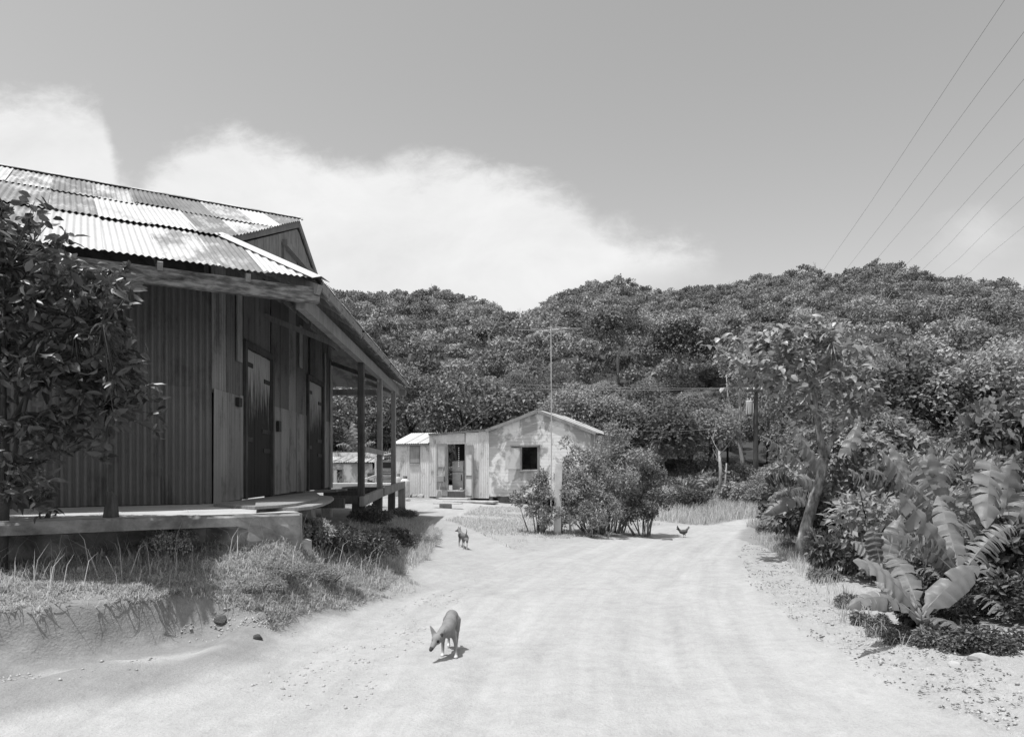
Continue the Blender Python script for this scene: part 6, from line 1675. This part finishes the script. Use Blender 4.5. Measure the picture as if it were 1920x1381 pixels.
# ------------------------------------------------------------------ animals
def organic(name, blobs, voxel, mat, parent=None, org=(0, 0, 0), smooth_it=6):
    bm = bmesh.new()
    for bl in blobs:
        tmp = bmesh.new()
        if bl[0] == 'cap':
            _, p, q, r0, r1 = bl
            for c, rr in ((p, r0), (q, r1)): bmesh.ops.create_icosphere(tmp, subdivisions=2, radius=rr, matrix=Matrix.Translation(Vector(c)))
            res = bmesh.ops.convex_hull(tmp, input=tmp.verts[:])
            bmesh.ops.delete(tmp, geom=list({v for v in res['geom_interior'] if isinstance(v, bmesh.types.BMVert)} | {v for v in res['geom_unused'] if isinstance(v, bmesh.types.BMVert)}), context='VERTS')
        elif bl[0] == 'ell':
            _, c, rad, d = bl
            q = Vector(d).to_track_quat('Y', 'Z').to_matrix().to_4x4() if d is not None else Matrix()
            bmesh.ops.create_icosphere(tmp, subdivisions=3, radius=1, matrix=Matrix.Translation(Vector(c)) @ q @ Matrix.Diagonal((*rad, 1)))
        elif bl[0] == 'hull':
            _, pts, rr = bl
            for c in pts: bmesh.ops.create_icosphere(tmp, subdivisions=1, radius=rr, matrix=Matrix.Translation(Vector(c)))
            res = bmesh.ops.convex_hull(tmp, input=tmp.verts[:])
            bmesh.ops.delete(tmp, geom=list({v for v in res['geom_interior'] if isinstance(v, bmesh.types.BMVert)} | {v for v in res['geom_unused'] if isinstance(v, bmesh.types.BMVert)}), context='VERTS')
        m = bpy.data.meshes.new('t'); tmp.to_mesh(m); tmp.free(); bm.from_mesh(m); bpy.data.meshes.remove(m)
    me = bpy.data.meshes.new(name); bm.to_mesh(me); bm.free()
    o = bpy.data.objects.new(name, me); COL.objects.link(o)
    rm = o.modifiers.new('r', 'REMESH'); rm.mode = 'VOXEL'; rm.voxel_size = voxel; rm.use_smooth_shade = True
    sm = o.modifiers.new('s', 'SMOOTH'); sm.iterations = smooth_it; sm.factor = .5
    dg = bpy.context.evaluated_depsgraph_get(); ev = o.evaluated_get(dg); m2 = bpy.data.meshes.new_from_object(ev, depsgraph=dg)
    o.modifiers.clear(); o.data = m2; bpy.data.meshes.remove(me); m2.materials.clear(); m2.materials.append(mat); m2.shade_smooth()
    o.location = Vector(org)
    if parent: o.parent = parent
    return o
def fur(name, base, belly, paw_z, dark=None):
    m, nt, b = new_mat(name); tcv = nt.nodes.new('ShaderNodeTexCoord').outputs['Object']
    sx = nt.nodes.new('ShaderNodeSeparateXYZ'); nt.links.new(tcv, sx.inputs[0]); n = tnoise(nt, tcv, 14, 4, .6); n2 = tnoise(nt, tcv, 90, 2, .5)
    mr = nt.nodes.new('ShaderNodeMapRange'); nt.links.new(nmath(nt, 'ADD', sx.outputs[2], nmath(nt, 'MULTIPLY', n, .03)), mr.inputs[0]); mr.inputs[1].default_value = paw_z; mr.inputs[2].default_value = paw_z + .05
    c = fmix(nt, mr.outputs[0], belly, fmix(nt, n, base * .5, base * 1.5))
    if dark:
        for (p, rad, val) in dark:
            d = nt.nodes.new('ShaderNodeVectorMath'); d.operation = 'DISTANCE'; nt.links.new(tcv, d.inputs[0]); d.inputs[1].default_value = p
            q = nt.nodes.new('ShaderNodeMapRange'); nt.links.new(d.outputs['Value'], q.inputs[0]); q.inputs[1].default_value = rad * .7; q.inputs[2].default_value = rad; q.inputs[3].default_value = 1; q.inputs[4].default_value = 0
            c = fmix(nt, q.outputs[0], c, val)
    nt.links.new(c, b.inputs['Base Color']); b.inputs['Roughness'].default_value = .75; b.inputs['Specular IOR Level'].default_value = .2
    bump(nt, b, n2, .4, .004); return m
def dogs():
    # near dog, walking towards the viewer, head lowered to the left; coordinates relative to o
    o = A(-.53, 6.28, 0); o[2] = float(HD(np.array([o[0]]), np.array([o[1]]))[0])
    E = lambda x, y, z: (x, y, z)
    bl = [('ell', E(-.012, .20, .285), (.062, .085, .068), (0, 1, .05)),        # rump
          ('ell', E(-.015, .08, .262), (.058, .12, .062), (.0, 1, .25)),         # loin
          ('ell', E(-.022, -.05, .235), (.062, .105, .078), (.05, 1, .12)),       # chest
          ('cap', E(-.025, .10, .275), E(-.03, -.06, .265), .045, .05),
          ('cap', E(-.04, -.10, .245), E(-.085, -.215, .205), .050, .038),        # neck
          ('ell', E(-.100, -.255, .192), (.042, .052, .044), (-.4, -1, -.35)),    # skull
          ('cap', E(-.112, -.28, .178), E(-.140, -.345, .128), .030, .017),       # muzzle
          ('ell', E(-.1425, -.352, .126), (.011, .011, .010), None),
          ('hull', [E(-.136, -.238, .208), E(-.100, -.222, .230), E(-.160, -.212, .300)], .0075), # left ear
          ('hull', [E(-.092, -.225, .226), E(-.060, -.228, .198), E(-.034, -.205, .270)], .0075), # right ear
          ('cap', E(.025, -.06, .20), E(.045, -.085, .13), .031, .021), ('cap', E(.045, -.085, .13), E(.050, -.115, .02), .019, .0135), ('ell', E(.050, -.128, .013), (.019, .028, .014), None),
          ('cap', E(-.065, -.06, .20), E(-.07, -.03, .13), .031, .021), ('cap', E(-.07, -.03, .13), E(-.068, -.055, .02), .018, .0130), ('ell', E(-.070, -.066, .013), (.018, .027, .013), None),
          ('cap', E(.028, .20, .26), E(.035, .165, .17), .045, .028), ('cap', E(.035, .165, .17), E(.032, .235, .10), .025, .017), ('cap', E(.032, .235, .10), E(.028, .205, .02), .016, .013), ('ell', E(.028, .19, .013), (.018, .027, .013), None),
          ('cap', E(-.05, .21, .26), E(-.055, .24, .18), .045, .028), ('cap', E(-.055, .24, .18), E(-.05, .315, .11), .025, .017), ('cap', E(-.05, .315, .11), E(-.047, .29, .02), .016, .013), ('ell', E(-.047, .277, .013), (.018, .027, .013), None),
          ('cap', E(-.01, .275, .30), E(.0, .35, .24), .018, .012), ('cap', E(.0, .35, .24), E(.01, .37, .13), .012, .007)]
    m = fur('tan_fur', .21, .6, .03, [((-.142, -.35, .126), .035, .045), ((-.085, -.295, .185), .016, .03), ((-.132, -.285, .188), .013, .03), ((-.058, -.235, .225), .020, .05), ((-.075, -.205, .170), .026, .06)])
    t = organic('dog', bl, .0065, m, None, o); tag(t, 'tan dog with pricked ears and lowered head walking on the road towards us', 'dog')
    # far dog trotting away beside the path
    o = G(868, 1028); o[2] = float(HD(np.array([o[0]]), np.array([o[1]]))[0])
    bl = [('ell', E(.05, -.10, .25), (.058, .08, .062), (-.3, 1, 0)), ('ell', E(.0, .06, .25), (.055, .15, .06), (-.35, 1, .0)), ('ell', E(-.05, .17, .25), (.06, .09, .075), (-.35, 1, .1)),
          ('cap', E(-.06, .20, .28), E(-.09, .27, .335), .045, .034), ('ell', E(-.10, .29, .345), (.04, .05, .04), (-.8, .6, 0)), ('cap', E(-.12, .30, .338), E(-.17, .33, .322), .026, .016),
          ('hull', [E(-.085, .27, .37), E(-.07, .285, .37), E(-.07, .27, .42)], .008), ('hull', [E(-.115, .30, .37), E(-.10, .305, .375), E(-.11, .305, .425)], .008),
          ('cap', E(.03, -.10, .23), E(.02, -.07, .15), .04, .025), ('cap', E(.02, -.07, .15), E(.025, -.13, .09), .022, .015), ('cap', E(.025, -.13, .09), E(.02, -.10, .015), .015, .013), ('ell', E(.015, -.09, .012), (.017, .026, .012), None),
          ('cap', E(.085, -.10, .23), E(.09, -.11, .15), .04, .025), ('cap', E(.09, -.11, .15), E(.095, -.18, .10), .022, .015), ('cap', E(.095, -.18, .10), E(.09, -.165, .015), .015, .013), ('ell', E(.085, -.155, .012), (.017, .026, .012), None),
          ('cap', E(-.07, .17, .21), E(-.085, .15, .11), .03, .018), ('cap', E(-.085, .15, .11), E(-.09, .17, .015), .016, .012), ('ell', E(-.095, .18, .012), (.017, .024, .012), None),
          ('cap', E(-.02, .19, .21), E(-.02, .24, .12), .03, .018), ('cap', E(-.02, .24, .12), E(-.02, .21, .03), .016, .012), ('ell', E(-.025, .215, .02), (.017, .024, .012), None),
          ('cap', E(.07, -.17, .28), E(.09, -.20, .36), .016, .011), ('cap', E(.09, -.20, .36), E(.075, -.17, .41), .011, .007)]
    m = fur('brindle_fur', .17, .55, .10, [((.07, -.15, .2), .05, .5), ((-.07, .1, .25), .06, .06)])
    t = organic('dog', bl, .009, m, None, o, 4); tag(t, 'small brindled dog with raised tail on the path to the shack', 'dog')
dogs()
def rooster():
    o = G(1281, 1007); o[2] = float(HD(np.array([o[0]]), np.array([o[1]]))[0]); E = lambda x, y, z: (x, y, z)
    bl = [('ell', E(.0, 0, .155), (.06, .105, .062), (1, 0, .08)), ('ell', E(.06, 0, .165), (.052, .06, .055), (1, 0, .5)), ('cap', E(.08, 0, .19), E(.135, .0, .262), .038, .022), ('ell', E(.145, 0, .275), (.022, .027, .022), (1, 0, -.2)),
          ('cap', E(.162, 0, .273), E(.19, 0, .266), .010, .003), ('hull', [E(.135, 0, .295), E(.16, 0, .293), E(.15, 0, .312)], .005), ('cap', E(.155, 0, .258), E(.158, 0, .24), .008, .006),
          ('cap', E(-.08, 0, .175), E(-.13, 0, .24), .038, .024), ('cap', E(-.13, .005, .24), E(-.15, .01, .315), .022, .010), ('cap', E(-.12, -.01, .22), E(-.175, -.01, .285), .020, .009), ('cap', E(-.11, 0, .2), E(-.185, 0, .235), .018, .008), ('cap', E(-.15, .01, .315), E(-.172, .01, .325), .009, .005),
          ('hull', [E(-.07, .05, .17), E(.05, .058, .18), E(-.02, .055, .13), E(-.10, .03, .16)], .008), ('hull', [E(-.07, -.05, .17), E(.05, -.058, .18), E(-.02, -.055, .13), E(-.10, -.03, .16)], .008),
          ('cap', E(.01, .03, .12), E(.015, .03, .07), .026, .012), ('cap', E(.015, .03, .07), E(.005, .03, .012), .007, .006), ('cap', E(.005, .03, .008), E(.05, .035, .006), .006, .004), ('cap', E(.005, .03, .008), E(.035, .005, .006), .005, .004),
          ('cap', E(.03, -.03, .12), E(.045, -.03, .07), .026, .012), ('cap', E(.045, -.03, .07), E(.04, -.03, .012), .007, .006), ('cap', E(.04, -.03, .008), E(.085, -.035, .006), .006, .004)]
    m = fur('feathers', .10, .10, -.5, [((-.02, 0, .15), .055, .26), ((.13, 0, .25), .05, .20), ((-.15, 0, .27), .07, .03)])
    t = organic('rooster', bl, .0055, m, None, o, 3); tag(t, 'dark rooster with upright tail crossing the dirt road', 'rooster')
    g = G(1252, 1012); s = MB().tube([g + A(-.15, 0, .01), g + A(0, .02, .018), g + A(.12, -.01, .015)], [.008, .012, .018], 6).build('stick', M['bark_dark'], None); tag(s, 'short stick lying on the road near the rooster', 'stick')
rooster()
